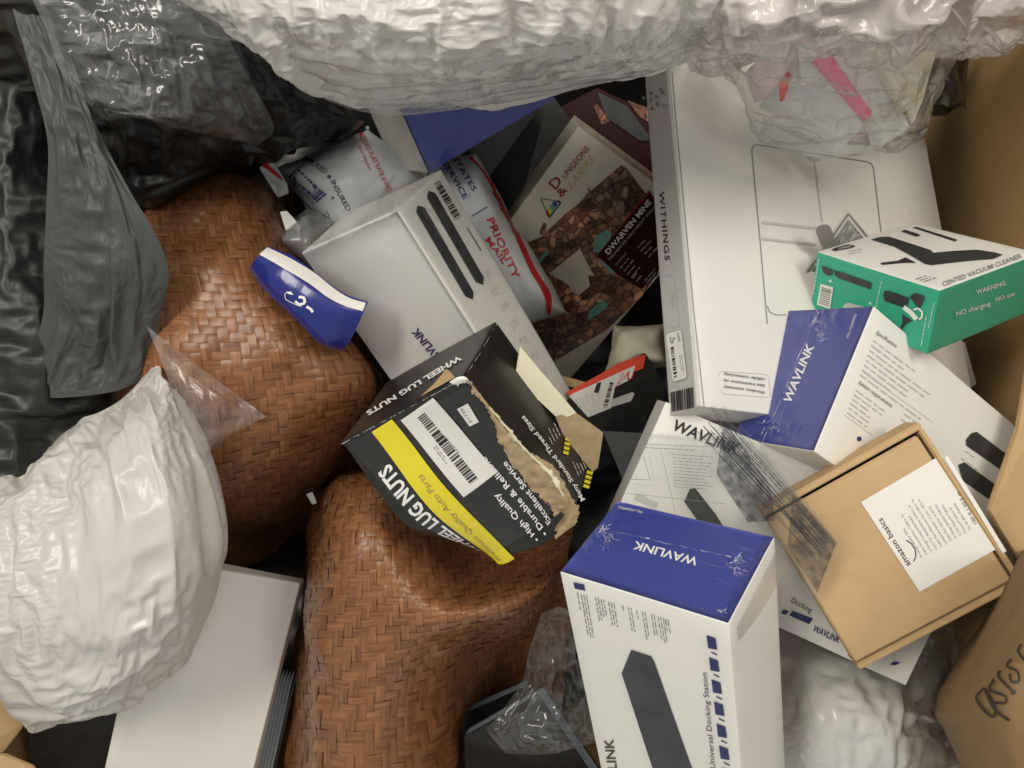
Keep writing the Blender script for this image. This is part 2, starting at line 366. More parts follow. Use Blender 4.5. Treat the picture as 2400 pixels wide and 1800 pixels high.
# ------------------------------------------------------------------ flat print on surfaces
def font_mesh(txt, shear=0.0, bold=0.0, space=1.0):
    c = bpy.data.curves.new('lettering', 'FONT'); c.body = txt; c.size = 1.0; c.shear = shear; c.offset = bold; c.space_character = space; c.resolution_u = 2
    o = bpy.data.objects.new('lettering', c); COL.objects.link(o)
    bpy.context.view_layer.update()
    me = bpy.data.meshes.new_from_object(o)
    v = np.array([x.co[:2] for x in me.vertices]); f = [tuple(p.vertices) for p in me.polygons]
    bpy.data.objects.remove(o); bpy.data.curves.remove(c); bpy.data.meshes.remove(me)
    return v, f
def text(surf, txt, a, b, h, mt, parent, eps=0.0007, bold=0.0, shear=0.0, space=1.0, name='lettering'):
    """text whose baseline runs from photo pixel a to b, letters h pixels tall"""
    v, f = font_mesh(txt, shear, bold, space)
    x0, x1 = v[:, 0].min(), v[:, 0].max(); a, b = np.array(a, float), np.array(b, float)
    d = b - a; up = np.array([d[1], -d[0]]) / np.linalg.norm(d)
    uv = a + ((v[:, :1] - x0) / (x1 - x0)) * d + v[:, 1:2] / 0.73 * h * up
    return mesh(name, surf(uv, eps), f, mt, parent)
def poly(surf, pts, mt, parent, eps=0.0005, name='printed_patch'):
    p = np.array(pts, float)
    return mesh(name, surf(p, eps), [tuple(range(len(p)))], mt, parent)
def strip(surf, left, right, mt, parent, n=24, m=4, eps=0.0005, name='printed_band'):
    L_ = catmull(np.array(left, float), n, 0); R_ = catmull(np.array(right, float), n, 0)
    t = np.linspace(0, 1, m)[None, :, None]; g = L_[:, None] * (1 - t) + R_[:, None] * t
    return mesh(name, surf(g.reshape(-1, 2), eps), gridfaces(n, m), mt, parent)
def quads(surf, ql, mt, parent, eps=0.0007, name='printed_bars'):
    v = np.array(ql, float).reshape(-1, 2)
    return mesh(name, surf(v, eps), np.arange(len(v)).reshape(-1, 4), mt, parent)
def line_q(a, b, w):
    a, b = np.array(a, float), np.array(b, float); d = (b - a) / np.linalg.norm(b - a); n = np.array([-d[1], d[0]]) * w / 2
    return [a - n, b - n, b + n, a + n]
def polyline(pts, w): return [line_q(pts[i], pts[i + 1], w) for i in range(len(pts) - 1)]
def roundrect(c, r=0.15, n=5):
    """closed outline of a rounded quad given by four corners"""
    c = [np.array(x, float) for x in c]; out = []
    for i in range(4):
        p, a, b = c[i], c[i - 1], c[(i + 1) % 4]
        la, lb = np.linalg.norm(a - p), np.linalg.norm(b - p); rr = r * min(la, lb)
        s, e = p + (a - p) / la * rr, p + (b - p) / lb * rr
        for k in range(n):
            t = k / (n - 1); out.append((1 - t) ** 2 * s + 2 * t * (1 - t) * p + t * t * e)
    return out
def barcode(surf, c, n, mt, parent, eps=0.001, name='barcode'):
    """bars across the quad c0-c1 (bar direction) / c0-c3 (reading direction)"""
    c = [np.array(x, float) for x in c]; ql = []; t = 0.0; w = 1.0 / n
    while t < 1:
        bw = w * random.choice([0.5, 0.5, 0.9, 1.4])
        q = lambda t_, e: c[0] * (1 - t_) * (1 - e) + c[1] * (1 - t_) * e + c[2] * t_ * e + c[3] * t_ * (1 - e)
        t2 = min(1, t + bw)
        ql.append([q(t, 0), q(t, 1), q(t2, 1), q(t2, 0)]); t = t2 + w * random.choice([0.4, 0.5, 0.9])
    return quads(surf, ql, mt, parent, eps, name)
def para(surf, a, b, step, nl, h, mt, parent, fill=(0.55, 1.0), eps=0.0008, name='small_print'):
    """lines of print too small to read: word-long bars"""
    a, b, step = np.array(a, float), np.array(b, float), np.array(step, float); L_ = np.linalg.norm(b - a); d = (b - a) / L_; ql = []
    for i in range(nl):
        end = L_ * random.uniform(*fill); t = 0.0
        while t < end - h:
            w = min(random.uniform(1.6, 5.0) * h, end - t)
            ql.append(line_q(a + step * i + d * t, a + step * i + d * (t + w), h * random.uniform(0.34, 0.48))); t += w + 0.75 * h
    return quads(surf, ql, mt, parent, eps, name)

# ------------------------------------------------------------------ cartons: corner p0 and three edges A, B, C away from it
class Box:
    def __init__(s, p0, A, B, C, dent=0.0004, seed=1, deform=None, r=0.0012):
        s.p0 = np.array(p0, float); s.V = np.array([A, B, C], float)
        s.d = np.linalg.norm(s.V, axis=1)
        # make the edges exactly square to each other
        e0 = s.V[0] / s.d[0]; e1 = s.V[1] - e0 * np.dot(s.V[1], e0); e1 /= np.linalg.norm(e1)
        e2 = np.cross(e0, e1); e2 *= np.sign(np.dot(e2, s.V[2])); s.E = np.array([e0, e1, e2])
        s.dent, s.seed, s.deform, s.r = dent, seed, deform, r
        s.center = s.p0 + (s.E * s.d[:, None]).sum(0) / 2
    def world(s, q):
        q = np.asarray(q, float)
        k = 14.0
        off = np.stack([vnoise(q[:, 1] * k + q[:, 0] * 3, q[:, 2] * k + q[:, 0] * 4, s.seed), vnoise(q[:, 0] * k + q[:, 1] * 3, q[:, 2] * k, s.seed + 1),
                        vnoise(q[:, 0] * k, q[:, 1] * k, s.seed + 2)], 1) * 2 * s.dent
        if s.deform is not None: off = off + s.deform(q / s.d, s)
        q = q + off
        return s.p0 + q @ s.E
    def base(s):
        c = np.array([[i, j, k] for i in (0, 1) for j in (0, 1) for k in (0, 1)]) * s.d
        w = s.p0 + c @ s.E
        return np.array([s.center[0], s.center[1], w[:, 2].min()])
    def body(s, name, mt, parent, n=14, facemats=None):
        vs_, fs, mi = [], [], []
        r = s.r; off = 0
        for ax in range(3):
            u, v = (ax + 1) % 3, (ax + 2) % 3
            def co(L_): return np.unique(np.concatenate([[0, r * 0.35, r], np.linspace(r, L_ - r, n), [L_ - r * 0.35, L_]]))
            cu, cv = co(s.d[u]), co(s.d[v])
            for side in (0, 1):
                q = np.zeros((len(cu), len(cv), 3)); q[..., u] = cu[:, None]; q[..., v] = cv[None, :]; q[..., ax] = side * s.d[ax]
                q = q.reshape(-1, 3); inner = np.clip(q, r, s.d - r); dd = q - inner; ln = np.linalg.norm(dd, axis=1, keepdims=True)
                q = inner + dd / np.maximum(ln, 1e-9) * r
                w = s.world(q); f = gridfaces(len(cu), len(cv))
                nn = np.cross(w[f[len(f) // 2, 1]] - w[f[len(f) // 2, 0]], w[f[len(f) // 2, 3]] - w[f[len(f) // 2, 0]])
                outw = s.E[ax] * (1 if side else -1)
                if np.dot(nn, outw) < 0: f = f[:, ::-1]
                vs_.append(w); fs.append(f + off); off += len(w); mi += [(facemats or {}).get((ax, side), 0)] * len(f)
        o = mesh(name, np.concatenate(vs_), np.concatenate(fs), mt, parent, True)
        if facemats: o.data.polygons.foreach_set('material_index', np.array(mi, dtype=np.int32)); o.data.update()
        return o
    def face(s, ax, side=0):
        """surface function for one side of the carton; (ax, 0) is the side through p0 square to edge ax"""
        n = s.E[ax] * (1 if side else -1); o = s.p0 + s.E[ax] * s.d[ax] * side
        def surf(uv, eps):
            uv = np.atleast_2d(np.asarray(uv, float)); ray = P(uv[:, 0], uv[:, 1], np.zeros(len(uv))) - CAM
            t = ((o - CAM) @ n) / (ray @ n); w = CAM + ray * t[:, None]
            q = (w - s.p0) @ s.E.T
            q[:, ax] = side * s.d[ax]
            wl = s.world(q)
            return wl + n * eps
        return surf
    def panel(s, ax, side, mt, parent, name, th=0.0006, grow=0.0, n=16):
        """a thin panel glued on one side"""
        u, v = (ax + 1) % 3, (ax + 2) % 3
        cu, cv = np.linspace(-grow + 0.0008, s.d[u] + grow - 0.0008, n), np.linspace(-grow + 0.0008, s.d[v] + grow - 0.0008, n)
        q = np.zeros((n, n, 3)); q[..., u] = cu[:, None]; q[..., v] = cv[None, :]; q[..., ax] = side * s.d[ax]
        w = s.world(q.reshape(-1, 3)); nv = s.E[ax] * (1 if side else -1)
        top = w + nv * th; f = gridfaces(n, n)
        ring = np.concatenate([np.arange(n), np.arange(1, n) * n + n - 1, (n - 1) * n + np.arange(n - 2, -1, -1), np.arange(n - 2, 0, -1) * n])
        m_ = len(w); sidef = np.stack([ring, np.roll(ring, -1), np.roll(ring, -1) + m_, ring + m_], 1)
        return mesh(name, np.concatenate([top, w]), np.concatenate([f, sidef]), mt, parent, False)

def slab(name, top, th, mt, parent=None, ext=(0, 0), n=2, wav=0.0, seed=0):
    """a flat piece: top corners as (u, v, z), thickness th downwards, the underside shifted ext pixels"""
    c = np.array(top, float); k = len(c)
    t = P(c[:, 0], c[:, 1], c[:, 2]); b = P(c[:, 0] + ext[0], c[:, 1] + ext[1], c[:, 2] - th)
    if ext == (0, 0): b = t - np.array([0, 0, th])
    f = [tuple(range(k)), tuple(range(2 * k - 1, k - 1, -1))] + [(i, i + k, (i + 1) % k + k, (i + 1) % k) for i in range(k)]
    o = mesh(name, np.concatenate([t, b]), f, mt, parent)
    bm = bmesh.new(); bm.from_mesh(o.data); bmesh.ops.recalc_face_normals(bm, faces=bm.faces)
    bmesh.ops.bevel(bm, geom=list(bm.edges), offset=min(0.001, th * 0.25), segments=2, affect='EDGES'); bm.to_mesh(o.data); bm.free()
    return o
class Plane:
    """surface through three (u, v, z) points"""
    def __init__(s, a, b, c):
        a, b, c = P(*a), P(*b), P(*c); n = np.cross(b - a, c - a); n /= np.linalg.norm(n); s.n = n if n[2] > 0 else -n; s.o = a
    def __call__(s, uv, eps):
        uv = np.atleast_2d(np.asarray(uv, float)); ray = P(uv[:, 0], uv[:, 1], np.zeros(len(uv))) - CAM
        t = ((s.o - CAM) @ s.n) / (ray @ s.n); return CAM + ray * t[:, None] + s.n * eps
    def plate(s, name, pts, th, mt, parent, bevel=0.0):
        t = s(pts, th); b = s(pts, 0.0); k = len(pts)
        f = [tuple(range(k)), tuple(range(2 * k - 1, k - 1, -1))] + [(i, i + k, (i + 1) % k + k, (i + 1) % k) for i in range(k)]
        return mesh(name, np.concatenate([t, b]), f, mt, parent)

def pillow(corners, bulge, droop, nr, nc, layers, seed, inset=0.16):
    """soft envelope: corners TL, TR, BR, BL as (u, v, z)"""
    c = np.array(corners, float); ts = [-0.03, 0.0, inset, 0.5, 1 - inset, 1.0, 1.03]; prof = [droop, droop * 0.4, -0.55 * bulge, -bulge, -0.55 * bulge, droop * 0.4, droop]
    g = np.zeros((7, 7, 3))
    for i, t in enumerate(ts):
        for j, s_ in enumerate(ts):
            tt, ss = min(max(t, 0.01), 0.99), min(max(s_, 0.01), 0.99)
            p = (c[0] * (1 - ss) + c[1] * ss) * (1 - tt) + (c[3] * (1 - ss) + c[2] * ss) * tt
            e = max(prof[i], prof[j]); p[2] -= e
            g[i, j] = p
    return Sheet(g, nr, nc, layers, seed)

# ================================================================== the bin
binr = thing('cardboard_bin', 'large brown corrugated cardboard bin that holds the whole pile', 'cardboard bin', (0, 0, -0.56))
def wallbox(name, x0, x1, y0, y1, z0, z1, mt='kraft_dark'):
    v = [(x, y, z) for x in (x0, x1) for y in (y0, y1) for z in (z0, z1)]
    f = [(0, 1, 3, 2), (4, 6, 7, 5), (0, 4, 5, 1), (2, 3, 7, 6), (0, 2, 6, 4), (1, 5, 7, 3)]
    return mesh(name, v, f, mt, binr)
wallbox('bottom_panel', -0.70, 0.60, -0.56, 0.56, -0.56, -0.55)
wallbox('wall', 0.585, 0.60, -0.56, 0.56, -0.55, 0.24)
wallbox('wall', -0.70, -0.685, -0.56, 0.56, -0.55, 0.16)
wallbox('wall', -0.685, 0.585, 0.545, 0.56, -0.55, 0.16)
wallbox('wall', -0.685, 0.585, -0.56, -0.545, -0.55, 0.0)
# torn liner board standing along the right wall and the folded corner board at the lower left
slab('liner_flap', [(2412, 840, 0.12), (2387, 1000, 0.13), (2346, 1115, 0.15), (2318, 1195, 0.16), (2345, 1240, 0.16), (2412, 1345, 0.15), (2520, 1345, 0.14), (2520, 840, 0.12)], 0.006, 'kraft', binr)
slab('corner_board', [(-60, 1560, 0.03), (20, 1600, 0.02), (62, 1690, 0.0), (5, 1765, 0.0), (-60, 1770, 0.02)], 0.005, 'kraft', binr)
slab('corner_board', [(-60, 1765, 0.05), (10, 1770, 0.05), (75, 1797, 0.04), (110, 1860, 0.04), (-60, 1870, 0.05)], 0.005, 'kraft', binr)

# black sheet added under the pile so that the gaps stay dark
bl = []
for i, v in enumerate(np.linspace(-60, 1860, 9)):
    bl.append([(u, v, -0.36 + 0.05 * math.sin(i * 2.1 + j * 1.7)) for j, u in enumerate(np.linspace(-30, 2330, 10))])
bs = Sheet(bl, 130, 160, [(0.09, 0.010), (0.03, 0.003)], 5)
tag(bs.build('gap_dark_sheet', 'black_film'), 'added black sheet deep under the pile that keeps the gaps dark', 'plastic sheet')

# ================================================================== woven baskets
def weave(name, label, ctrl, ns, nt, seed, amp=0.0008):
    ctrl = np.array(ctrl, float)
    K = 3; NS, NT = ns * K + 1, nt * K + 1
    sh = Sheet(ctrl, NT, NS)
    w, n = sh.w, sh.n
    sag = 0.016 * vnoise(w[..., 0] / 0.085, w[..., 1] / 0.085, seed) + 0.008 * vnoise(w[..., 0] / 0.04, w[..., 1] / 0.04, seed + 2)
    w = w + n * sag[..., None]; n = sh.normals(w)
    low = w.reshape(-1, 3)
    base = np.array([low[:, 0].mean(), low[:, 1].mean(), low[:, 2].min()])
    root = thing(name, label, 'basket', base, 'woven baskets')
    r_ = np.random.default_rng(seed)
    # inner lining so that no light passes between strips
    mesh('inner_layer', (w - n * 0.0030).reshape(-1, 3), gridfaces(NT, NS), 'basket_inner', root, True)
    def over(i, j): return 1.0 if ((i + j) % 4) < 2 else -1.0
    def samp(s, t):
        s = np.clip(s, 0, NS - 1.001); t = np.clip(t, 0, NT - 1.001); i = s.astype(int); j = t.astype(int); a = (s - i)[:, None]; b = (t - j)[:, None]
        g = lambda A: (A[j, i] * (1 - a) + A[j, i + 1] * a) * (1 - b) + (A[j + 1, i] * (1 - a) + A[j + 1, i + 1] * a) * b
        return g(w), nrm(g(n))
    offs = (-0.505, -0.2, 0.2, 0.505); crown = (-0.25, 0.05, 0.05, -0.25)
    for along in (0, 1):
        cnt, other = (ns, nt) if along == 0 else (nt, ns)
        for i in range(cnt):
            sub = 3; m_ = other * sub + 1; tt = np.linspace(0, other, m_)
            cell = np.clip(tt - 0.5, 0, other - 1.001); c0 = np.floor(cell).astype(int); fr = cell - c0
            fr = np.clip((fr - 0.22) / 0.56, 0, 1); fr = fr * fr * (3 - 2 * fr)
            sg = 1.0 if along == 0 else -1.0
            o0 = np.array([over(i, k) if along == 0 else over(k, i) for k in c0]); o1 = np.array([over(i, k + 1) if along == 0 else over(k + 1, i) for k in c0])
            h = sg * (o0 * (1 - fr) + o1 * fr) * amp
            wob = 0.07 * np.sin(tt * 0.35 + r_.uniform(0, 6.3)) + r_.uniform(-0.05, 0.05)
            vs_, uvs = [], []
            wd = r_.uniform(0.93, 1.06)
            tilt = r_.normal(0, 0.05)
            for o_, cr in zip(offs, crown):
                a = (i + 0.5 + o_ * wd + wob) * K; b = tt * K
                p, nn = samp(a, b) if along == 0 else samp(b, a)
                vs_.append(p + nn * (h + cr * amp * 0.8 + o_ * tilt * amp * 6)[:, None] if np.ndim(h) else p)
                uvs.append(np.stack([tt * 0.006, np.full(m_, o_ * 0.006)], 1))
            V = np.stack(vs_, 1); U = np.stack(uvs, 1)
            mesh('strip', V.reshape(-1, 3), gridfaces(m_, 4), 'woven_strip', root, True, uv=U.reshape(-1, 2))
    return root, sh
mat('basket_inner', (0.10, 0.040, 0.015), 0.8)
upper = [
 [(230,380,-.34),(340,365,-.27),(450,372,-.24),(560,382,-.24),(640,400,-.27),(680,420,-.36)],
 [(180,440,-.12),(320,436,-.03),(450,425,.0),(560,418,-.02),(640,440,-.08),(688,480,-.27)],
 [(150,560,.0),(320,560,.05),(460,560,.07),(590,560,.05),(690,580,-.03),(732,620,-.27)],
 [(150,720,.02),(330,720,.08),(490,720,.10),(640,715,.09),(770,720,.0),(815,740,-.27)],
 [(170,900,.0),(340,900,.08),(510,890,.10),(680,875,.09),(840,865,.01),(885,895,-.27)],
 [(200,1060,-.05),(360,1060,.02),(530,1050,.05),(690,1020,.05),(835,975,-.03),(872,1000,-.30)],
 [(240,1200,-.15),(390,1210,-.1),(540,1190,-.06),(690,1145,-.07),(800,1080,-.12),(832,1100,-.35)],
 [(300,1330,-.36),(420,1350,-.34),(540,1335,-.33),(650,1290,-.34),(765,1210,-.36),(795,1195,-.43)]]
weave('woven_basket', 'bulging woven brown basket beneath the blue and white mailer, dark rounded lower corner', upper, 38, 60, 3)
lower = [
 [(770,1130,-.3),(800,1098,-.2),(880,1090,-.1),(1000,1060,-.1),(1120,1040,-.1),(1260,1040,-.12),(1360,1080,-.2)],
 [(745,1160,-.15),(790,1130,.03),(880,1115,.07),(1000,1130,.03),(1120,1150,.0),(1250,1150,.0),(1350,1160,-.05)],
 [(725,1260,-.15),(775,1250,.08),(880,1230,.13),(985,1250,.07),(1110,1270,-.01),(1240,1260,-.01),(1340,1240,.0)],
 [(710,1360,-.15),(765,1360,.09),(880,1350,.14),(1000,1360,.12),(1120,1350,.03),(1235,1320,.03),(1330,1295,.02)],
 [(695,1460,-.15),(750,1460,.08),(880,1450,.13),(1010,1450,.14),(1140,1430,.135),(1255,1390,.115),(1328,1340,.07)],
 [(680,1580,-.15),(740,1580,.06),(880,1570,.11),(1010,1545,.09),(1140,1495,.05),(1255,1450,.02),(1335,1410,-.04)],
 [(668,1700,-.15),(730,1700,.05),(870,1700,.09),(1000,1680,.03),(1120,1600,-.1),(1240,1540,-.14),(1330,1500,-.18)],
 [(655,1880,-.15),(720,1880,.05),(870,1880,.08),(1010,1860,.0),(1110,1770,-.2),(1230,1680,-.25),(1330,1640,-.28)]]
weave('woven_basket', 'dented woven brown basket directly under the black lug nut carton', lower, 44, 44, 9)
scr = Plane((722, 1155, -0.06), (745, 1155, -0.065), (730, 1185, -0.07))
tag(scr.plate('paper_scrap', [(718,1158),(732,1153),(738,1166),(742,1178),(732,1182),(726,1172)], 0.0008, 'white_card', None), 'tiny torn white paper scrap on the dark side of the basket', 'paper scrap')

# ================================================================== board game carton and dark things behind it
def dark_slab(name, label, cat, top, th, mt, ext=(0, 0), group=None):
    o = slab(name, top, th, mt, None, ext); return tag(o, label, cat, group)
dark_slab('black_carton', 'flat black glossy carton lying beside the parchment coloured game box', 'carton',
          [(1100,330,-.15),(1290,215,-.14),(1350,300,-.15),(1215,490,-.17),(1130,600,-.2),(1040,560,-.2)], 0.05, 'black_card')
gb2 = slab('game_carton', [(1285,265,-.17),(1400,205,-.16),(1600,300,-.17),(1640,520,-.2),(1520,420,-.19),(1365,300,-.17)], 0.045, 'burgundy')
tag(gb2, 'dark maroon game box mostly hidden between black carton and grey spine', 'carton')
pl2 = Plane((1285,265,-.17),(1400,205,-.16),(1600,300,-.17))
for k, pts in enumerate([[(1400,215),(1470,250),(1530,330),(1500,330),(1420,275)], [(1470,235),(1540,262),(1545,300),(1500,275)], [(1365,260),(1400,245),(1430,285),(1400,295)]]):
    poly(pl2, pts, ['dock_print', 'stone_print', 'stone_print'][k], gb2, eps=0.0015, name='printed_patch')
BX = {
 'lug': ((-0.0416, 0.0034, 0.2588), (-0.1163, -0.0593, -0.0639), (0.1011, -0.1380, -0.0559), (0.0246, 0.0581, -0.0988)),
 'wavA': ((0.2533, -0.0564, 0.2569), (0.0613, 0.1241, -0.0232), (-0.0425, 0.0046, -0.0876), (0.2597, -0.1533, -0.1340)),
 'wavF': ((0.1511, -0.1675, 0.3642), (-0.1127, 0.0165, -0.0804), (0.0557, 0.0466, -0.0686), (0.0621, -0.2892, -0.1463)),
 'wavB': ((-0.1099, 0.1688, 0.1567), (-0.1182, -0.0270, -0.0869), (0.1596, -0.2560, -0.1376), (0.0354, 0.0576, -0.0661)),
 'with': ((0.1724, -0.0208, 0.1859), (0.3651, -0.0414, -0.1660), (-0.0063, 0.4038, -0.1146), (-0.0183, -0.0109, -0.0375)),
 'amz': ((0.3034, -0.2493, 0.2309), (-0.0807, 0.1361, -0.0170), (0.1313, 0.0801, 0.0181), (0.0070, -0.0014, -0.0444)),
 'wavJ': ((0.0879, -0.1604, 0.1420), (0.0623, 0.1431, 0.0067), (0.2865, -0.1261, 0.0287), (0.0091, 0.0002, -0.0895)),
 'dl': ((0.0839, 0.3259, -0.0720), (0.1810, -0.1039, -0.0719), (-0.1946, -0.2371, -0.1474), (-0.0014, 0.0325, -0.0504)),
}
g0 = np.array([(0.4229, 0.0924, 0.1404), (-0.0732, 0.0592, -0.1211), (0.1433, 0.0473, -0.0635), (0.0055, -0.0619, -0.0336)])
BX['green'] = (tuple(CAM + (g0[0] - CAM) * 0.9), tuple(g0[1] * 0.9), tuple(g0[2] * 0.9), tuple(g0[3] * 0.9))   # a 14 x 15 x 6 cm carton

def nearer(k, f): q = np.array(BX[k]); BX[k] = (tuple(CAM + (q[0] - CAM) * f), tuple(q[1] * f), tuple(q[2] * f), tuple(q[3] * f))
BX['amz'] = BX['amz'][:3] + (tuple(np.array(BX['amz'][3]) * 0.75),)
nearer('wavA', 1.06)                  # the cable carton (16 x 15 cm) lies on the docking cartons
b = Box(*BX['dl'], seed=11, dent=0.0001)
t = thing('game_carton', 'shrink wrapped parchment coloured game box with stone ruins and DWARVEN MINE panel', 'carton', b.base())
b.body('carton_body', 'parchment', t)
fs = b.face(2)
Z1 = lambda x, y: (1240 + x * 0.1808, 300 + y * 0.1808)      # measured in an enlarged view of the photograph
Z2 = lambda x, y: (1240 + x * 0.1808, 550 + y * 0.1808)
poly(fs, [Z1(1190,480), Z1(1250,500), Z1(1500,830), Z1(1650,900), Z1(1800,1650), Z2(1460,800), Z2(1000,1240), Z2(640,1450), Z2(330,1640), Z2(150,1560), Z2(-60,1330), Z2(-50,1100), Z2(30,900), Z2(-160,600), Z2(-10,560), Z2(-40,110), Z2(170,20), Z1(250,1320), Z1(480,1100), Z1(640,980), Z1(750,850), Z1(830,790)], 'stone_print', t, name='ruin_print')
poly(fs, [Z2(260,500), Z2(660,180), Z2(780,420), Z2(850,540), Z2(760,510), Z2(790,660), Z2(640,790), Z2(560,740), Z2(500,640), Z2(370,570)], 'parchment', t, 0.0009, 'doorway_print')
for pts in ([Z1(860,1400), Z1(1010,1310), Z1(1075,1360), Z1(1030,1480), Z1(890,1620), Z1(830,1600)], [Z2(900,300), Z2(1110,470), Z2(1080,510), Z2(960,400)], [Z2(770,1000), Z2(960,830), Z2(1020,900), Z2(1000,960), Z2(760,1110)], [Z2(90,350), Z2(230,200), Z2(270,220), Z2(130,370)]):
    poly(fs, pts, 'teal_print', t, 0.0009, 'teal_print')
for pts in ([Z1(150,1300), Z1(190,1220), Z1(225,1240), Z1(215,1330), Z1(280,1370), Z1(250,1410), Z1(130,1370)], [Z1(750,780), Z1(780,770), Z1(815,840), Z1(780,850)], [Z2(310,600), Z2(380,560), Z2(520,660), Z2(560,790), Z2(440,840)]):
    poly(fs, pts, 'stone_print', t, 0.0010, 'ruin_print')
tp = poly(fs, [Z2(880,260), Z1(1560,800), Z1(1800,1300), Z2(1660,520), Z2(1450,700), Z2(1150,520)], 'burgundy', t, 0.0010, 'title_panel')
poly(fs, [Z2(880,260), Z2(910,230), Z1(1575,815), Z1(1570,800)], 'red_print', t, 0.0013, 'title_edge')
text(fs, 'DWARVEN MINE', Z2(1030,255), Z1(1590,960), 13, 'white_print', tp, 0.0015, bold=0.02)
text(fs, 'PRE-PAINTED HALF-HEIGHT WALLS', Z2(1050,330), Z1(1640,1020), 6, 'pale_print', tp, 0.0015)
text(fs, 'CONTENT', Z2(1130,400), Z2(1270,240), 5, 'pale_print', tp, 0.0015)
para(fs, Z2(1180,430), Z2(1340,240), (8.5, 7.2), 4, 4.5, 'pale_print', tp, eps=0.0015)
para(fs, Z2(1400,170), Z2(1560,0), (8.5, 7.2), 4, 4.5, 'pale_print', tp, eps=0.0015)
para(fs, Z2(1340,560), Z2(1430,450), (9, 7.5), 2, 4.5, 'pale_print', tp, eps=0.0015)
para(fs, Z2(1500,590), Z2(1630,440), (5, 4.5), 2, 4, 'pale_print', tp, eps=0.0015)
text(fs, 'D', Z1(345,800), Z1(440,690), 26, 'maroon_print', t, 0.0012, bold=0.01)
text(fs, 'UNGEONS', Z1(470,660), Z1(790,270), 15, 'maroon_print', t, 0.0012, bold=0.005)
text(fs, '&', Z1(420,900), Z1(500,800), 20, 'maroon_print', t, 0.0012, bold=0.01)
text(fs, 'LASERS', Z1(545,790), Z1(860,390), 17, 'gold_print', t, 0.0012, shear=0.5)
quads(fs, polyline([Z1(150,910), Z1(330,940), Z1(255,1150), Z1(150,910)], 1.6), 'black_print', t, 0.0012, 'emblem_outline')
for k, (m_, pts) in enumerate([('maroon_print', [Z1(215,1100), Z1(240,1050), Z1(275,1155), Z1(255,1165)]), ('yellow_print', [Z1(238,1055), Z1(270,1010), Z1(300,1090), Z1(265,1120)]), ('green_card', [Z1(262,1010), Z1(300,970), Z1(335,1030), Z1(300,1085)]), ('blue_card', [Z1(295,970), Z1(335,940), Z1(370,985), Z1(335,1030)]), ('navy_print', [Z1(325,945), Z1(385,930), Z1(420,965), Z1(270,1160), Z1(258,1150), Z1(395,970)])]):
    poly(fs, pts, m_, t, 0.0012 + 0.00005 * k, 'emblem_stripe')

# blue ended carton behind, mostly under the white bag
B2TOP = [(1009,403,.0),(1300,232,.03),(1240,80,.06),(925,215,.03)]
b2 = slab('docking_carton', B2TOP, 0.10, 'blue_card', None, (-75, -10))
tag(b2, 'carton with a plain violet blue end tucked under the big white bag', 'carton')
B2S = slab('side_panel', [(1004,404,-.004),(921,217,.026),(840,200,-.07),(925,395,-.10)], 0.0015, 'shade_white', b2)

# ================================================================== mailers
GE = dict()
def usps(name, label, corners, bulge, droop, layers, seed, nr=90, nc=90):
    sh = pillow(corners, bulge, droop, nr, nc, layers, seed)
    o = sh.build(name, 'mailer'); tag(o, label, 'envelope'); return o, sh
e1, s1 = usps('padded_envelope', 'puffy white flat rate envelope with a boxed barcode beside the basket', [(650,392,-.05),(862,300,-.05),(1005,425,-.06),(800,600,-.06)], 0.035, 0.05, [(0.05, 0.003), (0.018, 0.0007)], 21)
Z3 = lambda x, y: (560 + x * 0.1808, 300 + y * 0.1808)
text(s1, 'TRACKED', Z3(800,380), Z3(1120,600), 13, 'black_print', e1, 0.0012)
poly(s1, [Z3(1140,640), Z3(1165,605), Z3(1205,630), Z3(1180,665)], 'usps_blue', e1, 0.0012, 'square_bullet')
text(s1, 'INSURED', Z3(1190,700), Z3(1400,1080), 12, 'black_print', e1, 0.0012)
barcode(s1, [Z3(625,610), Z3(715,480), Z3(1140,860), Z3(1020,960)], 26, 'usps_blue', e1, 0.0014)
quads(s1, polyline([Z3(740,450), Z3(1230,905), Z3(980,1085), Z3(600,690)], 2.2), 'usps_blue', e1, 0.0014, 'barcode_frame')
text(s1, '00010000016', Z3(640,700), Z3(970,985), 8, 'grey_print', e1, 0.0012)
text(s1, 'PADDED FLAT RATE ENVELOPE', Z3(1540,60), Z3(1990,960), 12, 'red_print', e1, 0.0012)
text(s1, 'ANY WEIGHT', Z3(1545,240), Z3(1680,560), 7, 'red_print', e1, 0.0012)
para(s1, Z3(1140,1080), Z3(1300,1340), (-6.5, 4), 3, 4.5, 'grey_print', e1, eps=0.0013)
o = slab('mailer_corner', [(606,392,-.02),(640,378,-.02),(672,430,-.02),(676,452,-.03),(650,462,-.03)], 0.004, 'mailer')
tag(o, 'small corner of a white mailer with red flash poking out above the basket', 'envelope')
pc = Plane((606,392,-.02),(640,378,-.02),(672,430,-.02)); poly(pc, [(612,388),(626,383),(660,415),(662,425),(650,415)], 'red_print', o, 0.0012, 'red_flash')
para(pc, (618,402), (668,448), (-3, 4), 2, 4, 'grey_print', o, eps=0.0012)
e2, s2 = usps('priority_envelope', 'white mail envelope with red stripe and PRIORITY MAIL lettering', [(1000,380,-.07),(1112,362,-.07),(1330,735,-.10),(1120,790,-.11)], 0.03, 0.06, [(0.06, 0.0035), (0.02, 0.0008)], 27)
Z4 = lambda x, y: (960 + x * 0.1808, 300 + y * 0.1808)
strip(s2, [(1100,372), (1128,400), (1160,455), (1195,525), (1222,590), (1245,640), (1265,672), (1277,700), (1283,735)], [(1106,368), (1142,412), (1180,470), (1212,540), (1238,598), (1262,645), (1285,680), (1292,706), (1290,738)], 'red_print', e2, 40, 4, 0.0011, 'red_stripe')
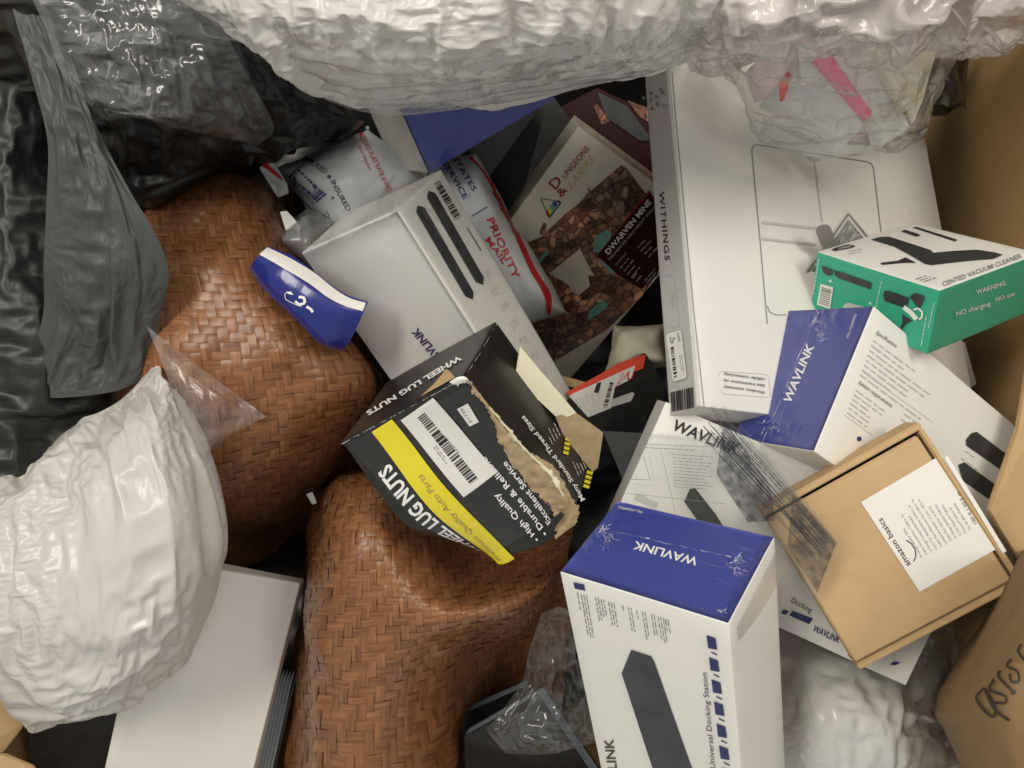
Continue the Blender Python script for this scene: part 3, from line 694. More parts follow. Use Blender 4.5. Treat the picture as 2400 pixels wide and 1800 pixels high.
text(s2, 'STATES', Z4(560,400), Z4(820,830), 13, 'usps_blue', e2, 0.0012, bold=0.012)
text(s2, 'SERVICE', Z4(430,460), Z4(700,930), 13, 'usps_blue', e2, 0.0012, bold=0.012)
quads(s2, [line_q(Z4(810,1145), Z4(1005,1025), 3.0), line_q(Z4(590,510), Z4(790,890), 1.4)], 'usps_blue', e2, 0.0012, 'divider_rule')
text(s2, 'PRIORITY', Z4(1000,1190), (1205,655), 17, 'red_print', e2, 0.0012, bold=0.02)
text(s2, 'MAIL', Z4(980,1450), (1180,620), 14, 'red_print', e2, 0.0012, bold=0.02)

# frosted pouch with barcode sticker, between basket and envelope
sp = pillow([(640,560,.02),(720,490,.0),(790,520,-.01),(740,640,.02)], 0.03, 0.05, 50, 50, [(0.03, 0.003)], 33)
po = sp.build('frosted_pouch', 'grey_film'); tag(po, 'crumpled grey frosted plastic pouch beside the boxed barcode envelope', 'pouch')
st_ = slab('sticker', [(656,496,.0),(672,494,.0),(705,530,.0),(700,560,.0),(676,562,.0)], 0.002, 'white_card'); tag(st_, 'curved white barcode sticker on the edge of clear wrap by the basket', 'sticker')
ps = Plane((656,496,.0),(672,494,.0),(705,530,.0)); barcode(ps, [(672,538),(678,561),(700,560),(694,536)], 7, 'black_print', st_, 0.0012)

# blue and white poly mailer lying on the basket
pk = Sheet([
 [(628,576,.112),(690,604,.118),(748,646,.119),(806,688,.120),(864,708,.118)],
 [(612,592,.118),(668,632,.126),(732,680,.129),(796,722,.127),(850,736,.120)],
 [(596,612,.116),(648,660,.124),(712,714,.127),(776,762,.122),(832,776,.112)],
 [(584,630,.104),(634,686,.112),(696,746,.114),(756,800,.110),(808,816,.098)],
 [(586,634,.085),(636,688,.090),(696,746,.092),(752,802,.088),(800,822,.078)],
 [(600,618,.070),(650,666,.070),(710,722,.070),(764,776,.070),(812,796,.062)]], 70, 110, [(0.07, 0.0035, 0.6, 2.5), (0.025, 0.0008)], 41)
pko = pk.build('poly_mailer', 'deep_blue'); tag(pko, 'folded dark blue poly mailer with a white band lying on the basket', 'mailer')
Z5 = lambda x, y: (560 + x * 0.205, 560 + y * 0.205)
strip(pk, [Z5(330,105), Z5(560,215), Z5(840,380), Z5(1080,570), Z5(1260,680), Z5(1450,735)], [Z5(240,180), Z5(480,320), Z5(780,500), Z5(1000,660), Z5(1200,765), Z5(1410,825)], 'white_card', pko, 40, 6, 0.0012, 'white_band')
poly(pk, [Z5(545,605), Z5(600,600), Z5(630,640), Z5(580,630)], 'white_print', pko, 0.0012, 'emblem')
quads(pk, polyline([Z5(560,600), Z5(530,640), Z5(545,690), Z5(640,740), Z5(720,770)], 1.5), 'white_print', pko, 0.0012, 'emblem_line')
quads(pk, polyline([Z5(650,710), Z5(700,750), Z5(760,730), Z5(755,680), Z5(735,665), Z5(690,665)], 6) + polyline([Z5(780,770), Z5(830,800), Z5(850,835)], 6), 'white_print', pko, 0.0014, 'emblem_letters')

# ================================================================== docking station cartons
def shrink(bx, ax, side, t, seed, amp=0.0034, name='shrink_wrap', mt='crease_film'):
    """clear film over one end with gathered creases near the two short edges"""
    u, v = (ax + 1) % 3, (ax + 2) % 3
    n1, n2 = 150, 110
    if bx.d[u] < bx.d[v]: n1, n2 = n2, n1
    a, c = np.meshgrid(np.linspace(0.01, 0.99, n1), np.linspace(0.01, 0.99, n2), indexing='ij')
    longc = a if bx.d[u] >= bx.d[v] else c; shortc = c if bx.d[u] >= bx.d[v] else a
    q = np.zeros((n1, n2, 3)); q[..., u] = a * bx.d[u]; q[..., v] = c * bx.d[v]; q[..., ax] = side * bx.d[ax]
    w = bx.world(q.reshape(-1, 3)); nv = bx.E[ax] * (1 if side else -1)
    X, Y = longc * bx.d[[u, v]].max(), shortc * bx.d[[u, v]].min()
    gather = np.exp(-((np.minimum(longc, 1 - longc) - 0.09) / 0.07) ** 2) * np.exp(-((shortc - 0.5) / 0.22) ** 2)
    seam = np.exp(-((shortc - 0.5 - 0.03 * (longc - 0.5)) / 0.008) ** 2) * 0.0006
    h = 0.0016 + 0.0005 * vnoise(X * 30, Y * 30, seed) + gather * amp * (0.5 + 0.8 * crumple(X, Y, 0.006, seed, 0.3, 2.2)) + seam
    w = w + nv * np.maximum(h, 0.0011).reshape(-1)[:, None]
    return mesh(name, w, gridfaces(n1, n2), mt, t, True)
film('fold_glint_film', tint=(0.95, 0.95, 0.97), haze=0.30, hazecol=(0.8, 0.8, 0.88), rough=0.15, spec=1.0, blotch=0.3, bscale=90)  # whitish haze stands in for glints along the film's folds
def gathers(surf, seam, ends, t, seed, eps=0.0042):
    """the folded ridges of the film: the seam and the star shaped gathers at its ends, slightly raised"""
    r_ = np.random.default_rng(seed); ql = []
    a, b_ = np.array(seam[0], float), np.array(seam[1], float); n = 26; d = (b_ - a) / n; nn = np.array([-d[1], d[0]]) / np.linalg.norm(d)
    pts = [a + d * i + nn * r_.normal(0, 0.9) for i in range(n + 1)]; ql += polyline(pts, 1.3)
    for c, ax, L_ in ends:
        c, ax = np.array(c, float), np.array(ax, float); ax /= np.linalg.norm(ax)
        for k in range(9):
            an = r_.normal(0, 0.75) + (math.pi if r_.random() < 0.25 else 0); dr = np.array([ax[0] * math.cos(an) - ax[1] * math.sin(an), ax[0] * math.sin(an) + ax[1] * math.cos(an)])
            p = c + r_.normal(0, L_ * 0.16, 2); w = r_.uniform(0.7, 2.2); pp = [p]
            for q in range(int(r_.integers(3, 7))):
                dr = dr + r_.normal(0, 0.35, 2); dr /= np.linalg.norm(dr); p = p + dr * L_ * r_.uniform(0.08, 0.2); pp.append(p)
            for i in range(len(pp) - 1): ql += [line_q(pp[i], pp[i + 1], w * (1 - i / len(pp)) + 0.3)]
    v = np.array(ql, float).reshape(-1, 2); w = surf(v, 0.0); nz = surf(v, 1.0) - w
    return tag_stuff(mesh('fold_glints', w + nz * (eps + r_.uniform(-0.0004, 0.0008, len(v)))[:, None], np.arange(len(v)).reshape(-1, 4), 'fold_glint_film', t))
def tag_stuff(o): o['kind'] = 'stuff'; return o
GRP = 'white and blue docking station cartons'
# A: on the flat white scale carton
b = Box(*BX['wavA'], seed=51); t = thing('docking_carton', 'white carton with blue WAVLINK end and printed specifications, beside the green box', 'carton', b.base())
b.body('carton_body', 'white_card', t); ep = b.panel(2, 0, 'blue_card', t, 'end_panel')
f2, f1, f0 = b.face(2), b.face(1), b.face(0)
text(f2, 'WAVLINK', (1856,946), (1911,812), 20, 'white_print', ep, 0.0011, bold=0.022, shear=0.12)
text(f2, 'WL-UG69PD2', (1991,794), (2011,738), 6, 'white_print', ep, 0.0011)
shrink(b, 2, 0, t, 61)
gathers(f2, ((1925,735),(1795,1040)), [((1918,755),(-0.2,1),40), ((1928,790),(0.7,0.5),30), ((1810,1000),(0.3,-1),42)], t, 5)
Z6 = lambda x, y: (1600 + x * 0.3617, 600 + y * 0.3617)
text(f1, 'Specification', Z6(1250,500), Z6(1378,592), 9, 'grey_print', t, 0.0009, bold=0.01)
para(f1, Z6(1235,545), Z6(1680,880), (-4.4, 11.4), 8, 6.5, 'pale_print', t, (0.4, 1.0))
text(f1, 'System requirements', Z6(1135,822), Z6(1350,980), 9, 'grey_print', t, 0.0009, bold=0.01)
para(f1, Z6(1120,865), Z6(1330,1020), (-4.0, 10.5), 6, 6, 'pale_print', t, (0.35, 0.9))
quads(f1, [line_q(Z6(1165,745), Z6(1620,1080), 1.0), line_q(Z6(1045,1025), Z6(1230,1160), 1.0)], 'pale_print', t, name='rule')
para(f1, Z6(1430,1020), Z6(1700,1220), (-5, 13), 4, 6, 'pale_print', t, (0.3, 0.9))
poly(f1, roundrect([(2008,1022), (2018,1022), (2018,1033), (2008,1033)], 0.5), 'navy_print', t, 0.0009, 'round_icon')
Z7 = lambda x, y: (1980 + x * 0.211, 950 + y * 0.211)
poly(f1, [Z7(1340,375), Z7(1400,305), Z7(1460,290), Z7(1860,600), Z7(2400,1020), Z7(2330,1180), Z7(1770,750), Z7(1340,440)], 'dock_print', t, 0.0009, 'dock_picture')
poly(f1, [Z7(1250,655), Z7(1320,628), Z7(1700,910), Z7(2250,1330), Z7(2180,1480), Z7(1650,1085), Z7(1300,830)], 'dock_print', t, 0.0009, 'dock_picture')
para(f1, Z7(1330,500), Z7(1640,730), (-9, 17), 2, 5, 'pale_print', t, (0.3, 0.6))

# B: leaning under the lug nut carton
b = Box(*BX['wavB'], seed=71, dent=0.0004); t = thing('docking_carton', 'white carton with two long black docks on its narrow side, behind lug nuts', 'carton', b.base())
b.body('carton_body', 'white_card', t)
f2, f0 = b.face(2), b.face(0)
text(f2, 'WAVLINK', (1052,856), (978,766), 19, 'navy_print', t, 0.0009, bold=0.022, shear=0.12)
for p_, q_ in (((985,492),(1100,690)), ((1010,458),(1124,656))):
    d_ = np.array(q_, float) - p_; d_ /= np.linalg.norm(d_); n_ = np.array([-d_[1], d_[0]]) * 11
    p_, q_ = np.array(p_, float), np.array(q_, float)
    poly(f0, [p_ - n_, p_ + d_ * -12 , p_ + n_, q_ + n_, q_ + d_ * 14, q_ - n_ * 0.9], 'dock_print', t, 0.0009, 'dock_picture')
barcode(f0, [(1018,432), (1030,424), (1080,508), (1066,516)], 22, 'black_print', t, 0.001)
quads(f0, [line_q((1094,533), (1127,588), 3)], 'grey_print', t, name='rule')
for k in range(9): para(f0, (1128 + k * 22, 640 + k * 38), (1140 + k * 22, 662 + k * 38), (6, -4), 3, 3.5, 'pale_print', t, (0.5, 1.0))
b.panel(2, 0, 'shrink_film', t, 'shrink_wrap', th=0.0020)
shrink(b, 0, 0, t, 77, 0.003)
# clear sleeve loosened off its upper end
sl = Sheet([[(700,560,.05),(790,505,.10),(880,430,.13),(960,390,.13),(1035,372,.08)], [(712,585,.055),(800,535,.105),(890,480,.14),(945,450,.15),(1032,384,.085)], [(722,602,.06),(812,556,.11),(905,510,.15),(945,485,.16),(1036,392,.09)]], 40, 60, [(0.03, 0.004, 0.8, 2)], 81)
sl.build('loose_wrap', 'clear_film', t)

# J: lying flat under the rulers and the kraft carton
b = Box(*BX['wavJ'], seed=91); t = thing('docking_carton', 'white carton lying flat beneath the clear rulers and kraft cable carton', 'carton', b.base())
b.body('carton_body', 'white_card', t); f2 = b.face(2)
text(f2, 'WAVLINK', (1574,1006), (1726,1066), 27, 'black_print', t, 0.0009, bold=0.022, shear=0.12)
Z8 = lambda x, y: (1300 + x * 0.3165, 900 + y * 0.3165)
poly(f2, [Z8(960,870), Z8(1000,775), Z8(1040,770), Z8(1190,960), Z8(1330,1180), Z8(1190,1200)], 'dock_print', t, 0.0009, 'dock_picture')
poly(f2, [Z8(590,855), Z8(610,810), Z8(765,880), Z8(745,925)], 'pale_print', t, 0.0009, 'cable_picture')
Z9 = lambda x, y: (1600 + x * 0.3617, 1200 + y * 0.3617)
poly(f2, [Z9(690,670), Z9(712,640), Z9(845,690), Z9(820,728)], 'navy_print', t, 0.0009, 'feature_icon')
poly(f2, [Z9(640,655), Z9(655,632), Z9(690,642), Z9(668,668)], 'navy_print', t, 0.0009, 'feature_icon')
text(f2, 'WAVLINK', Z9(840,770), Z9(1010,850), 16, 'navy_print', t, 0.0009, bold=0.02, shear=0.12)
text(f2, 'Docking', Z9(700,585), Z9(830,655), 14, 'dock_print', t, 0.0009)
poly(f2, [Z9(1340,985), Z9(1370,965), Z9(1410,972), Z9(1380,990)], 'navy_print', t, 0.0009, 'feature_icon')

# F: the big one standing at the lower edge
b = Box(*BX['wavF'], seed=101); t = thing('docking_carton', 'white carton with blue WAVLINK end and large dark dock picture, Universal Docking Station', 'carton', b.base())
b.body('carton_body', 'white_card', t); ep = b.panel(2, 0, 'blue_card', t, 'end_panel')
f2, f1, f0 = b.face(2), b.face(1), b.face(0)
ZF = lambda x, y: (1280 + x * 0.3859, 1160 + y * 0.3859)
text(f2, 'WAVLINK', ZF(922,388), ZF(540,286), 20, 'white_print', ep, 0.0011, bold=0.022, shear=0.12)
text(f2, 'WL-UG69PD2', ZF(588,103), ZF(440,72), 6.5, 'white_print', ep, 0.0011)
shrink(b, 2, 0, t, 111, 0.0036)
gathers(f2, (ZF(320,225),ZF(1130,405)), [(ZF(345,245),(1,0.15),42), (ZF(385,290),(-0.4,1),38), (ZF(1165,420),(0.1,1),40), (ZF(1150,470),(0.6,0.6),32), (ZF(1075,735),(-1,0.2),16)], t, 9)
poly(f1, [ZF(520,937), ZF(640,975), ZF(660,1010), ZF(900,1690), ZF(1010,2000), ZF(760,2000), ZF(650,1659), ZF(462,1080)], 'dock_print', t, 0.0009, 'dock_picture')
for k in range(7):
    cx, cy = 1008 + 15.5 * k, 890 + 140 * k - 6 * k
    poly(f1, [ZF(cx - 32, cy - 45), ZF(cx + 22, cy - 25), ZF(cx + 32, cy + 45), ZF(cx - 22, cy + 35)], 'navy_print', t, 0.0009, 'feature_icon')
    quads(f1, [line_q(ZF(cx - 4, cy + 60), ZF(cx + 32, cy + 78), 3)], 'navy_print', t, name='icon_caption')
text(f1, 'Universal Docking Station', ZF(1030,1655), ZF(978,1072), 13, 'dock_print', t, 0.0009, shear=0.2)
text(f1, 'WAVLINK', ZF(455,1860), ZF(408,1478), 22, 'dock_print', t, 0.0009, bold=0.02, shear=0.12)
poly(f1, [ZF(168,527), ZF(232,540), ZF(240,580), ZF(178,566)], 'navy_print', t, 0.0009, 'blue_square')
for x0, y0, L_, nl in ((192,590,110,1), (215,600,260,3), (302,620,150,2), (335,630,120,2), (380,645,150,3), (465,670,45,1), (500,680,170,2), (550,695,60,1), (585,705,175,2), (640,720,150,2), (680,735,165,3), (725,750,90,2)):
    para(f1, ZF(x0, y0), ZF(x0 + L_ * 0.17, y0 + L_), (6, 1.3), nl, 4, 'grey_print', t, (0.8, 1.0))
# clear tape wrapped round the right side
strip(f0, [(1722,1470), (1760,1400), (1830,1262)], [(1728,1502), (1775,1440), (1842,1330)], 'tape_film', t, 16, 4, 0.0012, 'clear_tape')

# ================================================================== white scale carton
b = Box(*BX['with'], seed=121, dent=0.0004, r=0.0016); t = thing('scale_carton', 'large flat white carton with WITHINGS on its grey spine, under the clear bag', 'carton', b.base())
b.body('carton_body', ['white_card', 'grey_card'], t, facemats={(0, 0): 1}); f2, f0 = b.face(2), b.face(0)
ZW = lambda x, y: (1480 + x * 0.4946, 180 + y * 0.4946)
strip(f0, [(1560,120), (1571,260), (1600,560), (1634,950)], [(1566,110), (1577,255), (1606,560), (1640,953)], 'white_print', t, 20, 3, 0.0008, 'lid_edge')
quads(f2, polyline([(1574,170), (1581,260), (1602,480), (1625,735), (1650,962)], 1.6), 'grey_print', t, 0.0008, 'lid_seam')
text(f0, 'WITHINGS', ZW(133,545), ZW(162,872), 12, 'black_print', t, 0.0010, bold=0.008, space=1.1)
text(f0, 'SKU', ZW(186,1030), ZW(194,1105), 10, 'pale_print', t, 0.0010)
quads(f0, polyline(roundrect([ZW(158,940), ZW(205,940), ZW(228,1185), ZW(170,1190)], 0.2), 0.9), 'pale_print', t, 0.0009, 'sticker_outline')
dl_ = poly(f0, roundrect([ZW(166,1218), ZW(240,1198), ZW(268,1430), ZW(200,1450)], 0.2), 'white_card', t, 0.0010, 'data_label')
quads(f0, polyline(roundrect([ZW(166,1218), ZW(240,1198), ZW(268,1430), ZW(200,1450)], 0.2), 0.8), 'grey_print', t, 0.0013, 'label_outline')
text(f0, 'UDI', ZW(219,1218), ZW(226,1255), 6, 'black_print', dl_, 0.0014)
quads(f0, polyline([ZW(188,1235), ZW(192,1262), ZW(200,1262), ZW(203,1240), ZW(212,1240)], 1.6), 'black_print', dl_, 0.0014, 'factory_symbol')
barcode(f0, [ZW(190,1285), ZW(204,1280), ZW(222,1425), ZW(206,1430)], 18, 'black_print', dl_, 0.0014)
para(f0, ZW(232,1320), ZW(246,1410), (4, -0.5), 2, 3, 'grey_print', dl_, eps=0.0014)
barcode(f0, [ZW(195,1588), ZW(189,1497), ZW(295,1472), ZW(300,1572)], 20, 'black_print', t, 0.0012)
for k, (x, y) in enumerate([(62,100), (95,80), (120,95), (150,75), (70,185), (100,150), (95,110), (140,60), (125,130)]):
    poly(f0, roundrect([ZW(x - 7, y - 8), ZW(x + 7, y - 9), ZW(x + 8, y + 7), ZW(x - 6, y + 8)], 0.4), 'grey_print', t, 0.0010, 'safety_symbol')
text(f0, 'CE', ZW(170,130), ZW(150,135), 10, 'grey_print', t, 0.0010)
ZQ = lambda x, y: (1600 + x * 0.3617, y * 0.3617)
quads(f2, polyline([(1797,760), (1780,560), ZQ(445,975), ZQ(452,950), ZQ(475,940), ZQ(1190,1050), ZQ(1222,1065), ZQ(1235,1100), ZQ(1290,1560), (2085,700)], 1.8), 'grey_print', t, 0.0008, 'plate_outline')
quads(f2, polyline([(1797,718), (1803,733), (1818,739), (1842,739)], 1.8), 'grey_print', t, 0.0008, 'plate_outline')
quads(f2, [line_q(ZQ(850,1045), ZQ(900,1440), 3)], 'pale_print', t, 0.0008, 'plate_line')
for y in (1445, 1550): quads(f2, [line_q(ZQ(510, y), ZQ(860, y + 35), 6)], 'pale_print', t, 0.0007, 'plate_line')
poly(f2, [ZQ(800,1015), ZQ(885,1030), ZQ(880,1048), ZQ(815,1038)], 'pale_print', t, 0.0008, 'plate_mark')
for k, s_ in enumerate(['Wireless, automatic', 'data transmission via', 'cellular connectivity']):
    y = 914 - 15 * k
    text(f2, s_, (1792, y + 3), (1695, y - 10), 8, 'dock_print', t, 0.0009)
quads(f2, polyline(roundrect([(1682,871), (1800,878), (1805,932), (1690,924)], 0.2), 1.0), 'pale_print', t, 0.0008, 'text_frame')

# ================================================================== green carton
b = Box(*BX['green'], seed=131, dent=0.0005); t = thing('cleaner_carton', 'green and white carton picturing a black handheld duster, resting on the scale carton', 'carton', b.base())
b.body('carton_body', ['white_card', 'green_card', 'green_shaded'], t, facemats={(1, 0): 1, (0, 0): 2}); f2, f1, f0 = b.face(2), b.face(1), b.face(0)
ZG = lambda x, y: (1900 + x * 0.226, 500 + y * 0.226)
poly(f2, [ZG(630,280), ZG(700,255), ZG(810,248), ZG(1240,390), ZG(1270,420), ZG(1480,405), ZG(1250,545), ZG(1180,530), ZG(1010,430), ZG(860,350)], 'dock_print', t, 0.0009, 'duster_picture')
poly(f2, [ZG(1270,420), ZG(1480,400), ZG(1720,388), ZG(1900,415), ZG(1990,440), ZG(1900,480), ZG(1600,505), ZG(1250,545)], 'dock_print', t, 0.0010, 'duster_picture')
poly(f2, [ZG(720,520), ZG(900,500), ZG(980,465), ZG(1090,520), ZG(960,520), ZG(740,540)], 'dock_print', t, 0.0009, 'nozzle_picture')
poly(f2, [ZG(1060,150), ZG(1100,145), ZG(1520,280), ZG(1500,298)], 'dock_print', t, 0.0009, 'brush_picture')
poly(f2, [ZG(940,190), ZG(980,175), ZG(1120,220), ZG(1140,240), ZG(1090,245)], 'dock_print', t, 0.0009, 'brush_picture')
poly(f2, [ZG(215,385), ZG(260,362), ZG(390,330), ZG(465,345), ZG(430,365), ZG(250,398)], 'dock_print', t, 0.0009, 'badge')
text(f2, 'COMPRESSED', ZG(290,388), ZG(420,360), 4, 'white_print', t, 0.0012)
text(f2, 'CENTED VACUUM CLEANER', ZG(1375,765), ZG(2190,470), 11, 'grey_print', t, 0.0009, bold=0.01)
para(f2, ZG(390,430), ZG(600,385), (0, -6), 2, 4, 'pale_print', t); para(f2, ZG(1090,690), ZG(1290,625), (9, 3), 3, 4, 'grey_print', t, (0.5, 0.9))
poly(f1, [ZG(115,545), ZG(150,548), ZG(235,585), ZG(230,640), ZG(180,645), ZG(135,610)], 'dock_print', t, 0.0009, 'nozzle_picture')
poly(f1, [ZG(245,590), ZG(300,600), ZG(635,715), ZG(625,785), ZG(290,670), ZG(255,640)], 'dock_print', t, 0.0009, 'duster_picture')
poly(f1, [ZG(755,850), ZG(770,800), ZG(810,798), ZG(1030,875), ZG(1000,985), ZG(770,905)], 'dock_print', t, 0.0009, 'duster_picture')
poly(f1, roundrect([ZG(1030,860), ZG(1085,820), ZG(1200,860), ZG(1130,1000), ZG(1060,1010), ZG(1005,960)][:4], 0.3), 'dock_print', t, 0.0010, 'duster_picture')
quads(f1, polyline([ZG(970,970), ZG(1040,1020), ZG(1105,1095)], 11) + polyline([ZG(1075,1000), ZG(1120,980), ZG(1165,1020), ZG(1160,1080), ZG(1130,1095)], 4), 'white_print', t, 0.0012, 'ring_picture')
poly(f1, [ZG(955,1040), ZG(1060,1110), ZG(985,1150), ZG(940,1215), ZG(925,1210), ZG(955,1130)], 'dock_print', t, 0.0010, 'nozzle_picture')
bl_ = poly(f1, [ZG(108,728), ZG(240,765), ZG(205,990), ZG(70,945)], 'white_card', t, 0.0009, 'barcode_label')
quads(f1, [line_q(ZG(118 - k * 3.2, 765 + k * 20), ZG(222 - k * 3.2, 795 + k * 20), 2.0 if k != 1 else 4) for k in range(9)], 'grey_print', bl_, 0.0012, 'barcode')
for a_, b_ in ((ZG(30,840), ZG(90,470)), (ZG(675,985), ZG(740,690)), (ZG(1150,1370), ZG(1210,1040)), (ZG(1225,1190), ZG(1290,910))):
    para(f1, a_, b_, (3, 0), 1, 3.2, 'white_print', t, (0.95, 1.0))
poly(f1, [ZG(330,985), ZG(350,940), ZG(400,922), ZG(570,970), ZG(560,1010)], 'pale_print', t, 0.0009, 'cable_picture')
for x, y in ((210,700), (620,930)):
    quads(f1, [line_q(ZG(x - 18, y - 5), ZG(x + 18, y + 5), 1.8), line_q(ZG(x + 3, y - 18), ZG(x - 3, y + 18), 1.8)], 'white_print', t, 0.001, 'plus_sign')
text(f0, 'WARNING', ZG(1720,838), ZG(2015,742), 11, 'pale_print', t, 0.0009, bold=0.012, shear=0.2)
text(f0, 'NO charging', ZG(1500,1065), ZG(1860,950), 11, 'pale_print', t, 0.0009, bold=0.012, shear=0.2)
text(f0, 'NO use', ZG(1910,915), ZG(2105,850), 10, 'pale_print', t, 0.0009, bold=0.012, shear=0.2)
for k in range(2): para(f0, ZG(1440 + 10 * k, 1190 + 55 * k), ZG(2060 + 10 * k, 1000 + 55 * k), (0, 8), 1, 2.6, 'green_card', t, (0.8, 1.0))
g2 = slab('grey_carton', [(2200,835,-.01),(2262,800,-.01),(2290,900,-.02),(2240,930,-.02)], 0.05, 'grey_card'); tag(g2, 'grey carton corner showing below the green carton', 'carton')

# ================================================================== kraft cable carton
b = Box(*BX['amz'], seed=141, dent=0.0); t = thing('cable_carton', 'brown kraft carton with a white amazon basics label on top', 'carton', b.base())
E = b.E; a_, b_, c_ = b.d
def local_box(name, lo, hi, mt, bev=0.0012):
    lo, hi = np.array(lo, float), np.array(hi, float)
    c = np.array([[i, j, k] for i in (0, 1) for j in (0, 1) for k in (0, 1)]); w = b.p0 + (lo + (hi - lo) * c) @ b.E
    f = [(0, 1, 3, 2), (4, 6, 7, 5), (0, 4, 5, 1), (2, 3, 7, 6), (0, 2, 6, 4), (1, 5, 7, 3)]
    o = mesh(name, w, f, mt, t); bm = bmesh.new(); bm.from_mesh(o.data); bmesh.ops.recalc_face_normals(bm, faces=bm.faces)
    bmesh.ops.bevel(bm, geom=list(bm.edges), offset=bev, segments=2, affect='EDGES'); bm.to_mesh(o.data); bm.free(); return o
th = 0.006
local_box('carton_base', (0.001, 0.001, 0.022), (a_ - 0.001, b_ - 0.001, c_), 'kraft')
local_box('side_wall', (0, 0, 0.0), (th * 0.9, b_, c_), 'kraft')                       # lower right edge
local_box('side_wall', (a_ - th, 0, -0.001), (a_, b_, c_), 'kraft')                     # upper left edge
local_box('side_wall', (th, b_ - th * 0.8, -0.001), (a_ - th, b_, c_), 'kraft')         # right edge
lid = local_box('lid', (th * 1.2, 0.0005, 0.001), (a_ - th * 1.5, b_ - th * 1.2, 0.004), 'kraft')
local_box('slot_shade', (th, 0.002, 0.016), (a_ - th, b_ - th, 0.0215), 'black_print')  # black sheet added so the slots round the lid read as dark gaps
f2 = b.face(2); sf = lambda uv, eps: f2(uv, eps - 0.001)
lab = poly(sf, [(2018,1177), (2207,1066), (2338,1286), (2156,1387)], 'white_card', t, 0.0006, 'paper_label')
def on(a, b_2): return (np.array(a, float), np.array(b_2, float))
text(sf, 'amazon basics', (2135,1323), (2067,1213), 14, 'black_print', lab, 0.0010, bold=0.006)
quads(sf, polyline([(2141,1316), (2147,1304), (2145,1288), (2136,1274), (2124,1266)], 2.4), 'black_print', lab, 0.0010, 'smile_mark')
for k, s_ in enumerate(['16-Gauge Speaker Wire', 'Cable haut-parleur Calibre 16', '16 Gauge Lautsprecherkabel', 'Cavo Per Altoparlante Calibro 16', 'Cable Para Altavoces De Calibre 16', 'Luidsprekerkabel 1.5 mm / 30.5 m', 'Cable Para Altavoz 16 AWG', '16 Gauge Speaker Kablosu', '16 GA Hoparlor Kablosu', 'Przewod Calibre 16', 'Fio de Alto Falante']):
    o_ = np.array([11.4, -6.5]) * k; a0 = np.array([2162, 1304.]) + o_; d_ = np.array([-0.53, -0.848]) * len(s_) * 3.75
    text(sf, s_, a0 - d_ * 0.02, a0 + d_, 6.2, 'grey_print', lab, 0.0010)
text(sf, '100 ft | 30.5 m', (2290,1226), (2248,1152), 8, 'dock_print', lab, 0.0010)
strip(f2, [(2212,1072), (2264,1158), (2348,1296)], [(2219,1068), (2272,1153), (2357,1291)], 'white_card', t, 10, 3, 0.0016, 'label_end')

# ================================================================== lug nut carton
def crush(q, s):
    o = np.zeros_like(q)
    a, bb, c = q[:, 0], q[:, 1], q[:, 2]
    k = np.clip((a - 0.55) / 0.45, 0, 1) ** 1.5 * np.clip((bb - 0.55) / 0.45, 0, 1) ** 1.5 * (1 - 0.5 * c)
    o[:, 0] -= 0.034 * k; o[:, 1] -= 0.022 * k; o[:, 2] += 0.016 * k
    o[:, 2] += 0.0035 * np.sin(bb * 5.5 + a * 2.0) * np.clip(a * 3, 0, 1) * (1 - c)
    k2 = np.clip((bb - 0.5) / 0.5, 0, 1) ** 2 * np.clip(1 - a * 3, 0, 1)
    o[:, 0] += 0.012 * k2 * (1 - c); o[:, 2] += 0.006 * k2 * (1 - c)
    return o
b = Box(*BX['lug'], seed=151, dent=0.0020, deform=crush, r=0.0022); t = thing('lug_nut_carton', 'crushed black and yellow wheel lug nut carton torn open along one edge', 'carton', b.base())
b.body('carton_body', 'black_card', t, n=26); f2, f1, f0 = b.face(2), b.face(1), b.face(0)
ZL = lambda x, y: (780 + x * 0.422, 700 + y * 0.422)
def dense(surf, corners, mt, eps, name, n=10, m=10):
    c = [np.array(x, float) for x in corners]
    return strip(surf, [c[0] * (1 - t_) + c[3] * t_ for t_ in np.linspace(0, 1, 5)], [c[1] * (1 - t_) + c[2] * t_ for t_ in np.linspace(0, 1, 5)], mt, t, n, m, eps, name)
ys = strip(f2, [ZL(210,755), ZL(350,915), ZL(480,1070), ZL(640,1250), ZL(780,1400), ZL(900,1530)], [ZL(320,685), ZL(450,830), ZL(600,1000), ZL(760,1170), ZL(890,1310), ZL(1010,1450)], 'yellow_print', t, 40, 8, 0.0010, 'yellow_stripe')
lb = dense(f2, [ZL(370,690), ZL(555,560), ZL(915,965), ZL(735,1090)], 'white_card', 0.0012, 'barcode_label', 16, 8)
barcode(f2, [ZL(465,675), ZL(505,645), ZL(812,990), ZL(770,1020)], 34, 'black_print', lb, 0.0017)
para(f2, ZL(620,770), ZL(715,870), (3, -2.5), 1, 3.5, 'grey_print', t, (0.9, 1), 0.0017); para(f2, ZL(570,820), ZL(670,930), (-4, 3.5), 2, 3.5, 'grey_print', t, (0.5, 1), 0.0017)
lb2 = dense(f2, [ZL(690,622), ZL(752,588), ZL(815,692), ZL(762,718)], 'white_card', 0.0013, 'price_sticker', 8, 5)
text(f2, '31736', ZL(778,690), ZL(720,612), 7, 'grey_print', lb2, 0.0018)
text(f2, 'WHEEL LUG NUTS', ZL(815,1480), ZL(315,915), 34, 'white_print', t, 0.0012, bold=0.035)
text(f2, 'Premium Quality Auto Parts', ZL(935,1470), ZL(500,965), 15, 'kraft_dark', ys, 0.0014, shear=0.2)
text(f2, '\u2022 High Quality', ZL(1160,1330), ZL(915,1070), 14, 'white_print', t, 0.0012, bold=0.015)
